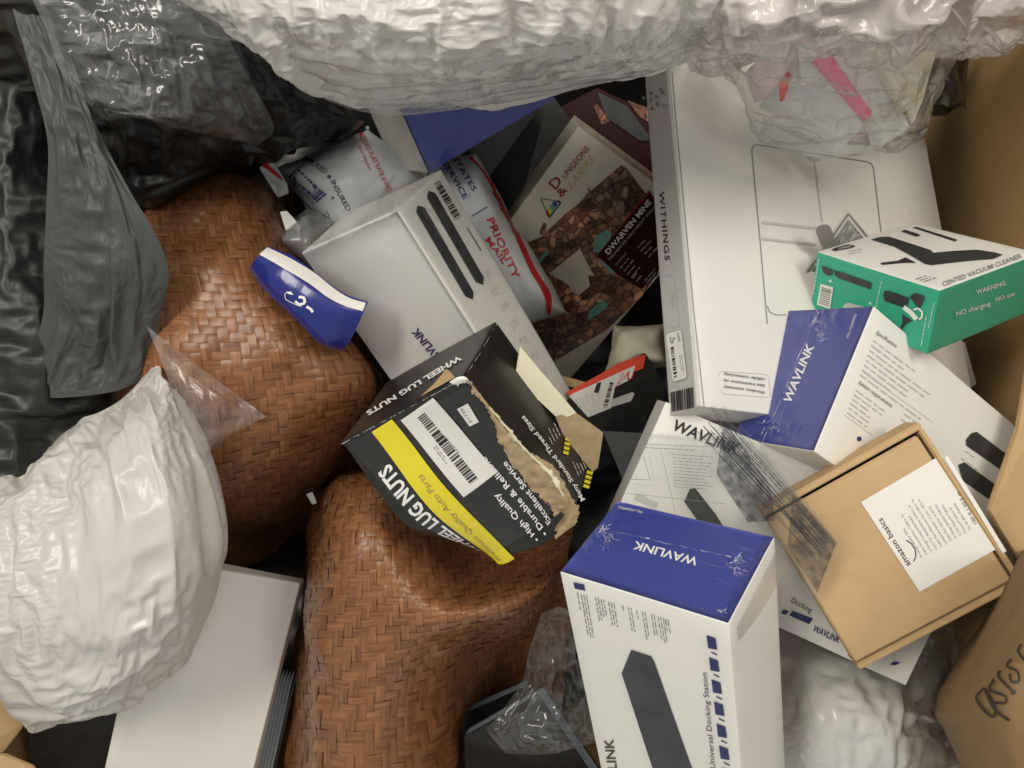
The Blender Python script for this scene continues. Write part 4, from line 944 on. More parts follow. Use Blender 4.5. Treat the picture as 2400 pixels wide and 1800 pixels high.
text(f2, '\u2022 Durable & Reliable', ZL(1215,1300), ZL(850,880), 14, 'white_print', t, 0.0011, bold=0.015)
text(f2, 'Excellent Service', ZL(1240,1240), ZL(965,905), 14, 'white_print', t, 0.0012, bold=0.015)
text(f1, 'WHEEL LUG NUTS', ZL(700,318), ZL(180,640), 13, 'white_print', t, 0.0012, bold=0.035)
poly(f1, [ZL(485,562), ZL(560,490), ZL(625,398), ZL(655,420), ZL(682,452), ZL(600,500)], 'kraft', t, 0.0012, 'torn_patch')
text(f0, 'Many Standard Thread Sizes', ZL(1425,1110), ZL(1055,650), 11, 'white_print', t, 0.0012, bold=0.02)
for k in range(7):
    para(f0, ZL(1215 + 14 * k, 790 - 16 * k + 20), ZL(1170 + 14 * k, 700 - 16 * k + 20), (0, 0), 1, 4, 'pale_print', t, eps=0.0012)
    para(f0, ZL(1375 + 12 * k, 960 - 13 * k + 20), ZL(1330 + 12 * k, 880 - 13 * k + 20), (0, 0), 1, 4, 'pale_print', t, eps=0.0012)
for cx, cy in ((1300,815), (1430,995)):
    for k in range(4): quads(f0, [line_q(ZL(cx - 22 + k * 3, cy + 38 - k * 25), ZL(cx + 8 + k * 3, cy + 48 - k * 25), 7)], 'yellow_print', t, 0.0012, 'yellow_mark')
# torn edge: curled kraft fibre between the two big faces
def ridge(left, right, mid, h, mt, name, n=60, m=12, seed=1, surf=None, amp=0.002):
    L_, R_ = catmull(np.array(left, float), n, 0), catmull(np.array(right, float), n, 0)
    tt = np.linspace(0, 1, m)[None, :, None]; g = L_[:, None] * (1 - tt) + R_[:, None] * tt
    rg = np.random.default_rng(seed); jit = rg.normal(0, 2.6, (n, 2)) + 3.0 * np.repeat(rg.normal(0, 1, (n // 4 + 1, 2)), 4, 0)[:n]; g[:, 0] += jit * (n > 30); g[:, 1] += 0.5 * jit * (n > 30); g[:, -1] += rg.normal(0, 2.2, (n, 2))
    w = surf(g.reshape(-1, 2), 0.001).reshape(n, m, 3)
    prof = np.sin(np.linspace(0.15, 1, m) * math.pi)[None, :]
    x, y = w[..., 0], w[..., 1]
    hh = h * prof + amp * (crumple(x, y, 0.012, seed) + 0.6 * crumple(x, y, 0.005, seed + 5)) * (0.3 + prof)
    w[..., 2] += np.maximum(hh, 0.0004)
    return mesh(name, w.reshape(-1, 3), gridfaces(n, m), mt, t, True)
ridge([ZL(745,455), ZL(800,535), ZL(880,650), ZL(935,800), ZL(1050,1000), ZL(1160,1110), ZL(1240,1190), ZL(1275,1330)],
      [ZL(765,470), ZL(850,570), ZL(940,690), ZL(1090,850), ZL(1230,940), ZL(1340,1100), ZL(1400,1170), ZL(1400,1260)], None, 0.003, 'kraft_torn', 'torn_cardboard', n=90, m=16, seed=5, surf=f2, amp=0.0022)
ridge([ZL(860,600), ZL(960,720), ZL(1080,860), ZL(1200,990), ZL(1300,1130)], [ZL(885,612), ZL(990,732), ZL(1108,868), ZL(1228,975), ZL(1328,1130)], None, 0.004, 'cream', 'torn_paper', n=50, m=8, seed=15, surf=f2, amp=0.002)
ridge([ZL(650,470), ZL(690,445), ZL(735,440), ZL(765,470)], [ZL(685,490), ZL(715,478), ZL(745,470), ZL(760,490)], None, 0.002, 'white_card', 'torn_paper', 20, 6, 8, f2, 0.0006)
poly(f2, [ZL(1235,1215), ZL(1300,1170), ZL(1325,1185), ZL(1270,1255), ZL(1262,1265)], 'black_print', t, 0.0065, 'tear_hole_shade')  # flat black patch, the shade inside the tear painted on
# paper rubbed off along the folds
def wear(surf, a, b_2, n, seed, wmax=3.0):
    rg = np.random.default_rng(seed); a, b_2 = np.array(a, float), np.array(b_2, float); ql = []
    for i in range(n):
        if rg.random() < 0.3: continue
        p, q = a + (b_2 - a) * i / n, a + (b_2 - a) * (i + rg.uniform(0.5, 1.0)) / n
        ql.append(line_q(p + rg.normal(0, 0.4, 2), q + rg.normal(0, 0.4, 2), rg.uniform(0.4, wmax * 0.55)))
    return quads(surf, ql, 'pale_print', t, 0.0014, 'worn_edge')
wear(f2, (800,1046), (1080,893), 40, 1); wear(f0, (1088,888), (1158,758), 24, 2); wear(f1, (905,893), (1150,752), 30, 3, 2.0)
# lifted inner flap beyond the torn side
fl0 = f0([ZL(1030,300), ZL(1450,1000)], 0.0)
pf = Plane((1215,880,0.165), (1392,1122,0.115), (1413,1012,0.128))
pf.plate('inner_flap', [ZL(1038,262), ZL(1350,632), ZL(1330,640), ZL(1300,655), ZL(1270,640), ZL(1235,650), ZL(1010,440)], 0.0015, 'cream', t)
pf.plate('inner_flap', [ZL(1232,645), ZL(1270,638), ZL(1300,653), ZL(1350,632), ZL(1500,742), ZL(1470,935), ZL(1440,960), ZL(1280,760)], 0.0013, 'kraft_torn', t)
# shrink film remains over the label side
shr = []
for i in np.linspace(0, 1, 5):
    shr.append([tuple(np.array(ZL(790, 470)) * (1 - i) * (1 - j) + np.array(ZL(1240, 1190)) * i * (1 - j) + np.array(ZL(80, 815)) * (1 - i) * j + np.array(ZL(760, 1500)) * i * j) for j in np.linspace(0, 1, 5)])
gg = catmull(catmull(np.array(shr), 80, 0), 80, 1); ww = f2(gg.reshape(-1, 2), 0.0022)
cr_ = crumple(ww[:, 0], ww[:, 1], 0.035, 17, 0.6, 3.0); ww[:, 2] += np.maximum(0.0012 * cr_, -0.0008)
mesh('shrink_wrap', ww, gridfaces(80, 80), 'shrink_film', t, True)

# ================================================================== black carton with red label, pale pouch behind
rb = [(1318,945,-.02),(1512,826,-.01),(1562,905,-.02),(1545,1010,-.03),(1400,1110,-.04)]
o = slab('black_carton', rb, 0.10, 'black_card'); tag(o, 'black carton with red and white price label between lug nut and scale cartons', 'carton')
pr = Plane((1318,945,-.02),(1512,826,-.01),(1400,1110,-.04))
ZR = lambda x, y: (1300 + x * 0.205, 640 + y * 0.205)
poly(pr, [ZR(130,1360), ZR(400,1220), ZR(750,1020), ZR(960,945), ZR(1040,930), ZR(1010,1085), ZR(900,1130), ZR(300,1390), ZR(160,1395)], 'orange_print', o, 0.0012, 'red_band')
poly(pr, roundrect([ZR(150,1400), ZR(920,1050), ZR(870,1210), ZR(690,1300)], 0.12), 'white_card', o, 0.0016, 'paper_label')
poly(pr, [ZR(160,1400), ZR(690,1280), ZR(640,1540), ZR(380,1645)], 'white_card', o, 0.0017, 'paper_label')
text(pr, '2', ZR(850,1105), ZR(780,1205), 17, 'red_print', o, 0.0021); text(pr, 'YOTALL', ZR(760,1120), ZR(700,1290), 9, 'red_print', o, 0.0021)
barcode(pr, [ZR(630,1240), ZR(670,1250), ZR(600,1530), ZR(545,1540)], 16, 'black_print', o, 0.0021)
poly(pr, [ZR(480,1255), ZR(530,1240), ZR(500,1370), ZR(445,1360)], 'black_print', o, 0.0021, 'printed_symbol')
for k in range(5): para(pr, ZR(220 + 62 * k, 1440 - 22 * k), ZR(300 + 52 * k, 1580 - 25 * k), (4, -1), 2, 3, 'pale_print', o, eps=0.0021)
poly(pr, [ZR(650,1440), ZR(890,1355), ZR(910,1380), ZR(870,1460), ZR(640,1530)], 'pale_print', o, 0.0018, 'paper_label')
pw = pillow([(1440,765,-.10),(1560,760,-.10),(1580,860,-.08),(1420,870,-.10)], 0.03, 0.06, 40, 40, [(0.04, 0.004)], 171)
tag(pw.build('pale_pouch', 'cream'), 'pale grey cloth pouch behind the red labelled black carton', 'pouch')
dark_slab('folded_card', 'folded tan card edge beside the red price label', 'card', [(1315,880,-.05),(1382,898,-.05),(1378,915,-.05),(1325,905,-.05)], 0.004, 'kraft')

# ================================================================== clear drawing templates
def ticks(pl, a, b_, n, l, w, mt, parent, eps, every=5):
    a, b_ = np.array(a, float), np.array(b_, float); d = (b_ - a); nn = np.array([-d[1], d[0]]) / np.linalg.norm(d)
    return quads(pl, [line_q(a + d * i / n, a + d * i / n + nn * l * (1.6 if i % every == 0 else 1), w) for i in range(n + 1)], mt, parent, eps, 'scale_ticks')
p1 = Plane((1412,1010,.165), (1800,1040,.182), (1450,1130,.163))
t = thing('drawing_template', 'clear rectangular plastic template with printed scales on the white carton', 'template', P(1600, 1080, 0.16), 'clear plastic drawing templates')
p1.plate('plate', [(1413,1010), (1780,1028), (1830,1290), (1560,1240), (1448,1165), (1458,1120)], 0.0012, 'acrylic', t)
ticks(p1, (1528,1018), (1765,1036), 60, 8, 0.9, 'grey_print', t, 0.0016)
quads(p1, [line_q((1515,1040), (1745,1050), 1.2), line_q((1550,1060), (1582,1200), 1.0), line_q((1465,1155), (1700,1180), 1.0)], 'grey_print', t, 0.0016, 'scale_lines')
quads(p1, polyline([ZR(2200 - 980, 0), ZR(2201 - 980, 1)], 1.0), 'grey_print', t, 0.0016, 'scale_lines')
quads(p1, polyline([(1508,1070), (1524,1124), (1470,1122)], 1.4), 'grey_print', t, 0.0016, 'corner_scale')
ticks(p1, (1524,1070), (1535,1124), 14, 3.5, 0.8, 'grey_print', t, 0.0016); ticks(p1, (1474,1130), (1530,1136), 14, 3.5, 0.8, 'grey_print', t, 0.0016)
para(p1, (1575,1064), (1670,1071), (0.5, 7.6), 11, 3.4, 'grey_print', t, (0.75, 1.0), eps=0.0016)
para(p1, (1500,1048), (1640,1055), (0, 8), 1, 4, 'grey_print', t, (0.9, 1.0), eps=0.0016)
def square(label, apex, right, left, z, seed, dark):
    pl = Plane((apex[0], apex[1], z[0]), (right[0], right[1], z[1]), (left[0], left[1], z[2]))
    t = thing('drawing_template', label, 'template', pl([apex], 0)[0] * 0.5 + pl([right], 0)[0] * 0.5, 'clear plastic drawing templates')
    a, r, l = [np.array(x, float) for x in (apex, right, left)]
    pl.plate('plate', [a, r, r + (-55, 145), r + (-140, 20), l], 0.0014, 'acrylic', t)
    d = r - a; n_ = np.array([-d[1], d[0]]) / np.linalg.norm(d)
    ticks(pl, a + n_ * 4, r + n_ * 4, 95, 8, 0.9, 'dock_print', t, 0.0019)
    ticks(pl, a + n_ * 26 + d * 0.06, r + n_ * 26, 80, 6, 0.9, 'dock_print', t, 0.0019)
    quads(pl, [line_q(a + n_ * k + d * 0.05, r + n_ * k, w) for k, w in ((15, 1.3), (38, 1.5), (52, 2.5), (70, 1.0))], 'dock_print', t, 0.0019, 'scale_lines')
    para(pl, a + n_ * 20 + d * 0.08, r + n_ * 20, (0, 0), 1, 5, 'dock_print', t, (0.98, 1.0), eps=0.0019)
    para(pl, a + n_ * 46 + d * 0.1, r + n_ * 46, (0, 0), 1, 5, 'dock_print', t, (0.98, 1.0), eps=0.0019)
    if dark:
        poly(pl, [a + d * 0.10 + n_ * 6, a + d * 0.55 + n_ * 30, a + d * 0.72 + n_ * 78, a + d * 0.62 + n_ * 128, a + d * 0.30 + n_ * 105], 'ink_film', t, 0.0021, 'printed_map')
        ticks(pl, a + d * 0.25 + n_ * 60, a + d * 0.6 + n_ * 78, 26, 10, 1.2, 'black_print', t, 0.0024)
    else:
        poly(pl, [a + d * 0.62 + n_ * 8, r + n_ * 8, r + (-50, 120), r + (-120, 15)], 'ink_film', t, 0.0021, 'printed_map')
    return t
square('clear triangular drafting template with dense black scales, topmost of the fan', (1675,948), (1955,1252), (1640,1090), (.200, .272, .190), 1, True)
square('clear triangular drafting template with its edge shifted past the topmost one', (1700,952), (1968,1268), (1660,1100), (.192, .266, .182), 2, False)
pd = Plane((1995,495,.085),(1862,672,.07),(2030,560,.05))
t = thing('drawing_template', 'grey printed triangular template with a round tab sticking out behind the green carton', 'template', P(1940, 590, 0.03), 'clear plastic drawing templates')
pd.plate('plate', [(1985,492), (2050,570), (1990,640), (1900,705), (1860,672)], 0.0014, 'acrylic', t)
quads(pd, polyline([(1985,500), (2042,570), (1995,630)], 5) + polyline([(1985,516), (2030,570)], 3) + polyline([(1985,500), (1868,668), (1900,700)], 5) + polyline([(1985,518), (1885,664)], 3), 'grey_print', t, 0.0019, 'scale_lines')
poly(pd, [(1985,512), (2030,568), (1960,640), (1895,690), (1878,668)], 'ink_film', t, 0.0017, 'printed_map')
poly(pd, roundrect([(1903,530), (1940,520), (1958,575), (1925,585)], 0.5), 'grey_print', t, 0.0023, 'round_tab')

# ================================================================== white box lower left, dark stacks
wc = slab('white_carton', [(520,1333,-.035),(703,1367,-.06),(579,1860,-.075),(232,1860,-.06),(356,1298,-.03)], 0.022, 'white_card', None)
tag(wc, 'plain glossy white carton beneath the white poly bag', 'carton')
pw_ = Plane((520,1333,-.035),(703,1367,-.06),(232,1860,-.06))
stf = Sheet([[(395,1310,-.028),(520,1336,-.033),(695,1370,-.056)], [(340,1550,-.04),(500,1570,-.045),(640,1590,-.062)], [(250,1840,-.055),(400,1850,-.06),(575,1850,-.07)]], 60, 40, [(0.05, 0.0008, 1.8, 3)], 181)
xx = stf.fw; uvp = stf.px; rd = np.abs((uvp[:, 0] - 660) + (uvp[:, 1] - 1390) * 0.33) / 1.05
jit = 6 * vnoise(uvp[:, 1] / 18, uvp[:, 1] * 0, 4)
stf.fw = xx + stf.fn * (0.0012 + 0.0022 * np.exp(-((rd + jit) / 9) ** 2))[:, None]
stf.build('shrink_wrap', 'crease_film', wc)
def stack(label, cover, n, dx, dy, dz, mt_cover, group):
    c = np.array(cover, float); t = thing('folder_stack', label, 'folder', P(c[:, 0].mean(), c[:, 1].mean(), c[:, 2].min() - n * abs(dz) - 0.03), group)
    slab('cover', c, 0.003, mt_cover, t)
    for i in range(1, n + 1): slab('sheet', c + np.array([dx * i, dy * i, dz * i]), 0.0022, 'paper_edge' if i < n else mt_cover, t)
    return t
stack('thin black folders with grey sheet edges showing beside the white carton', [(600,1660,-.09),(652,1565,-.085),(600,1800,-.09),(590,1870,-.09),(560,1870,-.09)], 6, 7.5, 1.5, -.0035, 'black_card', 'black folders with grey sheets')
stack('black folder with grey sheet edges leaning against the lower basket', [(1050,1690,-.10),(1225,1612,-.10),(1300,1860,-.13),(1055,1880,-.13)], 5, 2.4, -4.2, -.003, 'black_card', 'black folders with grey sheets')
stack('black folder with grey sheet edges under the crinkled clear bag', [(1088,1726,-.06),(1262,1628,-.06),(1420,1860,-.09),(1092,1880,-.09)], 5, 2.4, -4.2, -.003, 'black_card', 'black folders with grey sheets')
dark_slab('black_carton', 'dull black carton in the gap between white poly bag and white carton', 'carton', [(60,1700,-.12),(290,1640,-.12),(240,1870,-.13),(80,1870,-.13)], 0.06, 'black_card')

# ================================================================== bags
def FD(nr, nc, e1=(1.05, 1.05), e2=(1.06, 1.06), e3=(1.03, 1.03), e4=(1.012, 1.012), t=(0.004, 0.010, 0.02, 0.03), kick=(0.010, 0.003, 0.001, 0.0002)):
    lv = []
    for d, e, k, it in ((11, e1, 0, 160), (5.5, e2, 1, 110), (2.6, e3, 2, 80), (1, e4, 3, 30)):
        lv.append((int(nr / d), int(nc / d), e[0], e[1], t[k], it, (0.03, 0.02, 0.012, 0.012)[k], kick[k]))
    return lv
def bag(name, label, cat, ctrl, nr, nc, layers, seed, mt, group=None, folds=None):
    s_ = Sheet(ctrl, nr, nc, layers, seed, folds); o = s_.build(name, mt); tag(o, label, cat, group); return o, s_
# black bags on the left
k3 = []
for v, e in ((40, 330), (240, 330), (440, 330), (620, 350), (780, 372), (900, 362), (1000, 330), (1120, 300), (1240, 280)):
    k3.append([(-220, v, .05), (-70, v, .09), (50, v + 8, .10), (150, v, .08), (250, v, .05), (e, v, -.02), (e + 10, v, -.3)])
bag('black_bag', 'limp black plastic bag at the left wall below the grey bag', 'plastic bag', k3, 80, 60, [(0.14, 0.012, 1.4, 2.2)], 191, 'charcoal_film', folds=FD(220, 130, (1.08, 1.03), (1.05, 1.03), (1.02, 1.02)))
k1 = [
 [(-200,-150,.15),(60,-150,.20),(260,-150,.22),(430,-120,.20),(560,-60,.15),(640,0,.05)],
 [(-180,0,.15),(80,0,.20),(270,0,.22),(450,20,.20),(600,60,.15),(700,100,.04)],
 [(-100,120,.12),(110,120,.18),(290,130,.20),(470,150,.18),(640,170,.13),(780,200,.02)],
 [(-40,220,.08),(150,240,.14),(310,260,.17),(490,270,.14),(680,265,.08),(850,285,.0)],
 [(60,320,.0),(210,360,.08),(330,400,.11),(500,360,.08),(660,345,.03),(845,308,-.04)],
 [(150,380,-.1),(258,430,.0),(345,466,.04),(500,395,.0),(640,375,-.04),(825,320,-.1)],
 [(150,340,-.25),(270,380,-.2),(350,400,-.2),(500,350,-.2),(640,330,-.2),(815,290,-.25)]]
bag('black_bag', 'bulky glossy black plastic bag hanging over the top of the basket', 'plastic bag', k1, 70, 90, [(0.14, 0.010, 0.6, 1.6)], 201, 'dark_film', folds=FD(190, 230, (1.045, 1.045), (1.05, 1.05), (1.02, 1.02)))
kc = [
 [(60,-40,.235),(200,-40,.25),(360,-20,.25),(500,10,.235)],
 [(110,70,.225),(250,70,.245),(400,80,.24),(540,100,.22)],
 [(140,160,.21),(270,170,.235),(420,190,.225),(600,215,.17)],
 [(180,240,.19),(290,255,.215),(430,270,.20),(640,300,.10)],
 [(220,296,.165),(310,275,.195),(420,300,.17),(600,340,.07)]]
bag('clear_bag', 'crinkled clear plastic film with sharp glints over the glossy black bag', 'plastic film', kc, 50, 50, [], 211, 'clear_film', folds=FD(160, 160, (1.03, 1.04), (1.05, 1.05), (1.03, 1.03)))
k2 = [
 [(30,20,.20),(75,25,.20),(115,30,.20),(150,60,.195)],
 [(75,180,.195),(125,190,.20),(170,200,.20),(210,260,.19)],
 [(112,330,.185),(165,335,.19),(225,350,.19),(290,425,.18)],
 [(110,480,.165),(190,485,.175),(275,500,.175),(362,545,.165)],
 [(104,620,.145),(200,640,.155),(300,650,.155),(392,640,.145)],
 [(104,740,.12),(200,760,.13),(290,765,.13),(376,730,.12)],
 [(70,830,.105),(190,835,.11),(290,835,.11),(362,800,.10)],
 [(20,930,.095),(150,930,.10),(270,915,.10),(350,880,.085)]]
bag('grey_bag', 'matt grey plastic bag tail draped over the left of the basket', 'plastic bag', k2, 90, 60, [], 221, 'satin_grey', folds=FD(250, 150, (1.09, 1.01), (1.06, 1.015), (1.02, 1.01), (1.004, 1.004)))

# white poly bag at lower left
wb = [
 [(-150,1130,.08),(0,1105,.08),(130,1015,.08),(230,955,.10),(310,885,.10),(358,812,.08)],
 [(-150,1180,.13),(0,1160,.15),(140,1080,.15),(260,1000,.16),(350,930,.15),(398,875,.10)],
 [(-150,1280,.16),(10,1250,.17),(160,1180,.18),(290,1110,.20),(395,1050,.18),(455,1030,.11)],
 [(-150,1380,.17),(20,1360,.19),(180,1320,.20),(320,1250,.21),(440,1200,.18),(495,1170,.10)],
 [(-150,1480,.17),(30,1470,.19),(190,1450,.20),(330,1400,.20),(450,1340,.17),(515,1310,.09)],
 [(-120,1560,.14),(50,1580,.17),(190,1570,.18),(320,1520,.18),(430,1460,.15),(502,1420,.07)],
 [(-60,1600,.10),(60,1670,.14),(170,1660,.15),(280,1620,.14),(385,1560,.10),(455,1525,.04)],
 [(0,1620,.02),(60,1722,.07),(160,1712,.08),(270,1675,.07),(370,1590,.04),(430,1545,.0)],
 [(20,1600,-.1),(80,1680,-.05),(160,1670,-.05),(260,1630,-.05),(360,1560,-.05),(420,1520,-.1)]]
bag('white_bag', 'crumpled white poly bag standing on the white carton by the basket', 'plastic bag', tuckcol(wb, 'r', 12, .14), 100, 80, [(0.12, 0.012, 1.9, 1.7)], 231, 'white_film', folds=FD(340, 270, (1.055, 1.020), (1.055, 1.040), (1.025, 1.025), (1.006, 1.006)))
fl_ = [
 [(345,765,.16),(420,825,.165),(500,885,.16),(560,930,.15),(622,975,.14)],
 [(372,830,.17),(430,880,.175),(500,930,.17),(550,960,.155),(605,985,.14)],
 [(410,930,.17),(450,970,.17),(500,1000,.165),(540,1010,.15),(560,1010,.14)],
 [(440,1030,.16),(455,1050,.16),(480,1062,.16),(500,1055,.15),(520,1040,.14)]]
bag('clear_flap', 'stiff clear plastic flap lying on the basket above the white poly bag', 'plastic film', fl_, 50, 60, [], 241, 'tape_film', folds=FD(90, 100, (1.02, 1.02), (1.015, 1.015), (1.01, 1.01), (1.002, 1.002)))

# big white padded bag across the top
tb = [
 [(330,-200,.30),(600,-220,.36),(850,-220,.38),(1100,-220,.40),(1350,-220,.38),(1600,-220,.36),(1850,-200,.30)],
 [(380,-60,.28),(620,-60,.37),(860,-60,.41),(1100,-60,.42),(1350,-60,.41),(1580,-60,.37),(1800,-60,.30)],
 [(450,20,.24),(640,50,.36),(860,70,.40),(1100,70,.41),(1340,60,.39),(1550,50,.35),(1720,40,.28)],
 [(560,80,.19),(690,140,.31),(880,165,.36),(1100,160,.37),(1330,140,.35),(1530,110,.31),(1680,80,.25)],
 [(640,130,.14),(740,200,.24),(890,225,.29),(1100,212,.30),(1310,185,.28),(1510,152,.26),(1650,110,.20)],
 [(680,150,.08),(770,222,.16),(900,245,.20),(1090,230,.20),(1300,200,.20),(1510,165,.18),(1650,120,.14)],
 [(680,100,.0),(780,160,.05),(900,180,.06),(1090,170,.06),(1300,140,.06),(1500,110,.05),(1640,70,.04)]]
bag('white_bag', 'huge crumpled white padded bag bulging over the top of the pile', 'plastic bag', tb, 80, 120, [(0.10, 0.008, 0.2, 1.3)], 251, 'white_film', folds=FD(280, 460, (1.020, 1.030), (1.045, 1.050), (1.025, 1.025), (1.006, 1.006)))
tc_ = np.array(tb, float)[2:].copy(); tc_[..., 2] += 0.006
for r_, dv in zip(range(5), (0, 2, 4, 6, 4)): tc_[r_, :, 1] += dv; tc_[r_, 0, 0] -= 25
bag('clear_bag', 'clear outer plastic film hanging below the huge white bag', 'plastic film', tc_, 60, 120, [], 261, 'bag_film', folds=FD(120, 280, (1.010, 1.014), (1.02, 1.03), (1.02, 1.02), (1.006, 1.006), t=(0.05, 0.03, 0.03, 0.03)))

# bag of cards at the upper right
def card(name, label, top, th, mt): return tag(slab(name, top, th, mt), label, 'card')
card('white_carton', 'white carton inside the clear bag, left of the pink folder', [(1800,225,.135),(1862,130,.18),(1915,130,.185),(2026,292,.15),(1985,336,.125)], 0.03, 'white_card')
card('pink_folder', 'thin pink folder edge inside the clear bag', [(1880,110,.195),(1938,110,.195),(2046,264,.170),(2028,282,.165)], 0.006, 'pink_card')
card('white_carton', 'tilted white packet inside the clear bag, right of the pink folder', [(1945,130,.18),(2055,130,.18),(2134,298,.14),(2066,345,.12),(2050,285,.14)], 0.02, 'white_card')
card('cream_folder', 'cream card folder inside the clear bag', [(2040,110,.19),(2075,110,.19),(2146,242,.17),(2122,260,.165)], 0.012, 'cream_card')
card('cream_folder', 'upright cream envelope with pointed flap inside the clear bag', [(2082,110,.20),(2200,110,.18),(2160,240,.165),(2142,288,.155)], 0.006, 'cream_card')
card('pink_tissue', 'pale pink sheet at the back of the clear bag', [(1745,170,.17),(1830,90,.20),(1900,90,.20),(1805,225,.15),(1770,240,.13)], 0.003, 'pale_pink')
card('orange_card', 'orange corner of card inside the clear bag', [(1827,160,.165),(1860,160,.165),(1838,235,.155),(1829,238,.155)], 0.003, 'orange_print')
rbag = [
 [(1700,60,.22),(1830,50,.30),(1960,45,.32),(2090,55,.30),(2240,70,.22)],
 [(1722,150,.20),(1840,140,.28),(1960,135,.30),(2090,140,.28),(2205,150,.20)],
 [(1738,220,.17),(1845,215,.245),(1965,210,.26),(2090,215,.245),(2188,220,.17)],
 [(1752,272,.13),(1850,290,.19),(1965,300,.21),(2085,300,.19),(2172,278,.13)],
 [(1792,302,.08),(1862,330,.11),(1965,352,.13),(2080,346,.11),(2150,308,.08)],
 [(1805,270,.03),(1870,290,.03),(1965,310,.03),(2070,306,.03),(2130,276,.03)]]
bag('clear_bag', 'clear plastic bag of cards hanging over the white scale carton', 'plastic bag', tuckcol(tuckcol(rbag, 'r', 8, .1), 'l', 8, .1), 60, 70, [], 271, 'bag_film', folds=FD(160, 180, (1.04, 1.04), (1.05, 1.05), (1.02, 1.02)))
rf = [
 [(1520,-200,.30),(1760,-200,.33),(2000,-200,.35),(2240,-200,.33),(2480,-200,.28)],
 [(1560,-60,.30),(1770,-60,.34),(2000,-60,.36),(2240,-60,.34),(2460,-60,.28)],
 [(1600,50,.28),(1780,50,.33),(1995,50,.35),(2220,45,.33),(2440,40,.26)],
 [(1610,120,.22),(1785,105,.28),(1990,105,.30),(2200,85,.27),(2430,78,.20)],
 [(1625,160,.14),(1790,128,.20),(1990,132,.22),(2200,108,.20),(2430,98,.12)],
 [(1630,120,.04),(1790,100,.08),(1990,100,.08),(2200,90,.08),(2420,80,.04)]]
bag('frosted_bag', 'milky pinkish plastic bag gathered at the upper right corner', 'plastic bag', rf, 60, 90, [(0.09, 0.008, 1.2, 1.6)], 281, 'frosted_film', folds=FD(160, 260, (1.05, 1.03), (1.06, 1.04), (1.04, 1.03)))
kb = pillow([(2150,120,.05),(2270,110,.05),(2262,250,.03),(2160,265,.03)], 0.05, 0.08, 60, 60, [(0.04, 0.008), (0.014, 0.002)], 291)
tag(kb.build('black_bag', 'dark_film'), 'small black plastic bundle between the clear bag and the bin wall', 'plastic bag')

# wrapped white bundle, clear scraps and kraft parcel at the lower right
pb = [
 [(1790,1420,-.12),(1920,1415,-.07),(2040,1425,-.07),(2150,1440,-.07),(2250,1480,-.14)],
 [(1785,1500,.0),(1900,1500,.05),(2030,1520,.06),(2150,1540,.04),(2240,1560,-.06)],
 [(1785,1620,.04),(1900,1620,.12),(2030,1640,.14),(2140,1660,.11),(2235,1680,-.04)],
 [(1785,1740,.04),(1900,1740,.13),(2020,1750,.15),(2140,1760,.12),(2240,1760,-.04)],
 [(1785,1900,.0),(1900,1900,.08),(2020,1900,.10),(2140,1900,.06),(2250,1880,-.06)]]
bag('wrapped_bundle', 'padded white bundle wrapped in clear film below the kraft cable carton', 'bundle', tuckcol(pb, 'r', 10, .12), 60, 60, [(0.06, -0.012, 0.7, 1.1, 0.10)], 301, 'pillow_film', folds=FD(180, 180, (1.02, 1.02), (1.02, 1.02), (1.008, 1.008), (1.002, 1.002)))
cw = [
 [(2120,1480,.02),(2200,1470,.03),(2262,1500,.0)],
 [(2130,1560,.05),(2210,1560,.05),(2262,1570,.0)],
 [(2150,1680,.09),(2210,1700,.04),(2240,1690,-.02)],
 [(2150,1800,.09),(2220,1800,.03),(2260,1790,-.03)]]
bag('clear_bag', 'greyish clear film between the wrapped bundle and the kraft parcel', 'plastic film', cw, 90, 60, [(0.05, 0.005), (0.018, 0.002)], 311, 'bag_film')
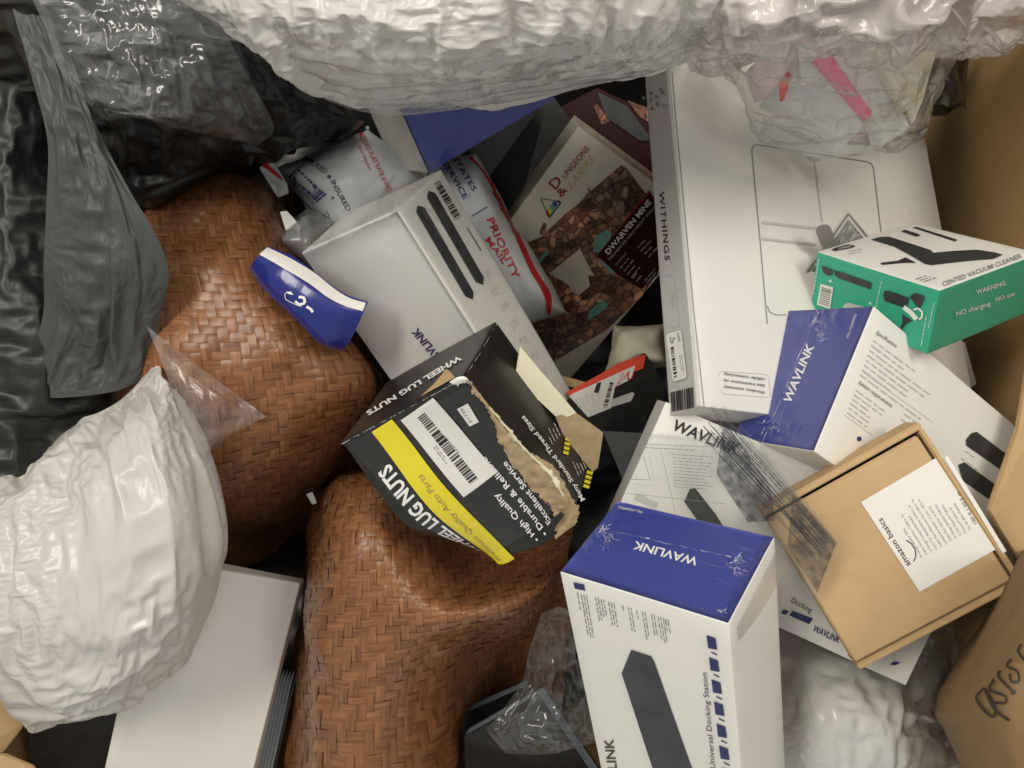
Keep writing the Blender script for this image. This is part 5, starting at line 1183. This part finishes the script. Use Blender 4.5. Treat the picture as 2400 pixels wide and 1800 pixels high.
kp = [
 [(2400,1290,.27),(2460,1290,.33),(2540,1290,.35),(2640,1290,.35)],
 [(2310,1440,.26),(2380,1430,.35),(2490,1430,.38),(2640,1430,.38)],
 [(2196,1625,.25),(2290,1600,.365),(2440,1590,.40),(2640,1590,.40)],
 [(2222,1730,.25),(2310,1730,.37),(2440,1730,.40),(2640,1730,.40)],
 [(2285,1850,.25),(2350,1900,.35),(2460,1900,.38),(2640,1900,.38)]]
kpo, kps = bag('kraft_parcel', 'brown kraft paper parcel with black marker handwriting', 'parcel', tuckcol(kp, 'l', 10, .3), 100, 100, [], 321, 'tan_paper', folds=FD(130, 130, (1.012, 1.012), (1.01, 1.01), (1.004, 1.004), (1.001, 1.001)))
ZK = lambda x, y: (1780 + x * 0.2803, 1440 + y * 0.2803)
for pts in ([ZK(1895,615), ZK(1830,690), ZK(1870,770), ZK(1960,850), ZK(1985,780), ZK(1900,620), ZK(1980,790), ZK(2095,880)], [ZK(1975,550), ZK(1940,630), ZK(2060,680), ZK(2060,735), ZK(1985,735)], [ZK(2030,480), ZK(2010,520), ZK(2100,620), ZK(2140,650), ZK(2105,660)], [ZK(2120,380), ZK(2080,440), ZK(2160,480), ZK(2170,560), ZK(2110,560), ZK(2105,500)], [ZK(2200,260), ZK(2175,320), ZK(2230,400)]):
    pp = catmull(np.array(pts, float), 6 * len(pts), 0); quads(kps, polyline(pp, 6.5), 'marker', kpo, 0.0015, 'handwriting')
# crinkled clear bag between the lower basket and the big docking carton
cb = [
 [(1270,1440,.06),(1310,1425,.06),(1345,1440,.05)],
 [(1240,1530,.0),(1300,1510,.02),(1365,1520,.0)],
 [(1222,1600,-.03),(1290,1600,.0),(1375,1600,-.03)],
 [(1160,1690,-.02),(1270,1680,.0),(1385,1690,-.03)],
 [(1145,1712,-.03),(1270,1735,.0),(1395,1730,-.03)],
 [(1190,1765,-.04),(1290,1765,-.02),(1400,1740,-.04)]]
bag('clear_bag', 'crinkled clear plastic bag between the lower basket and the blue ended carton', 'plastic bag', cb, 50, 40, [], 331, 'clear_film', folds=FD(140, 110, (1.06, 1.04), (1.09, 1.08), (1.04, 1.04)))
for o in list(bpy.data.objects):
    if '_loc' in o: del o['_loc']
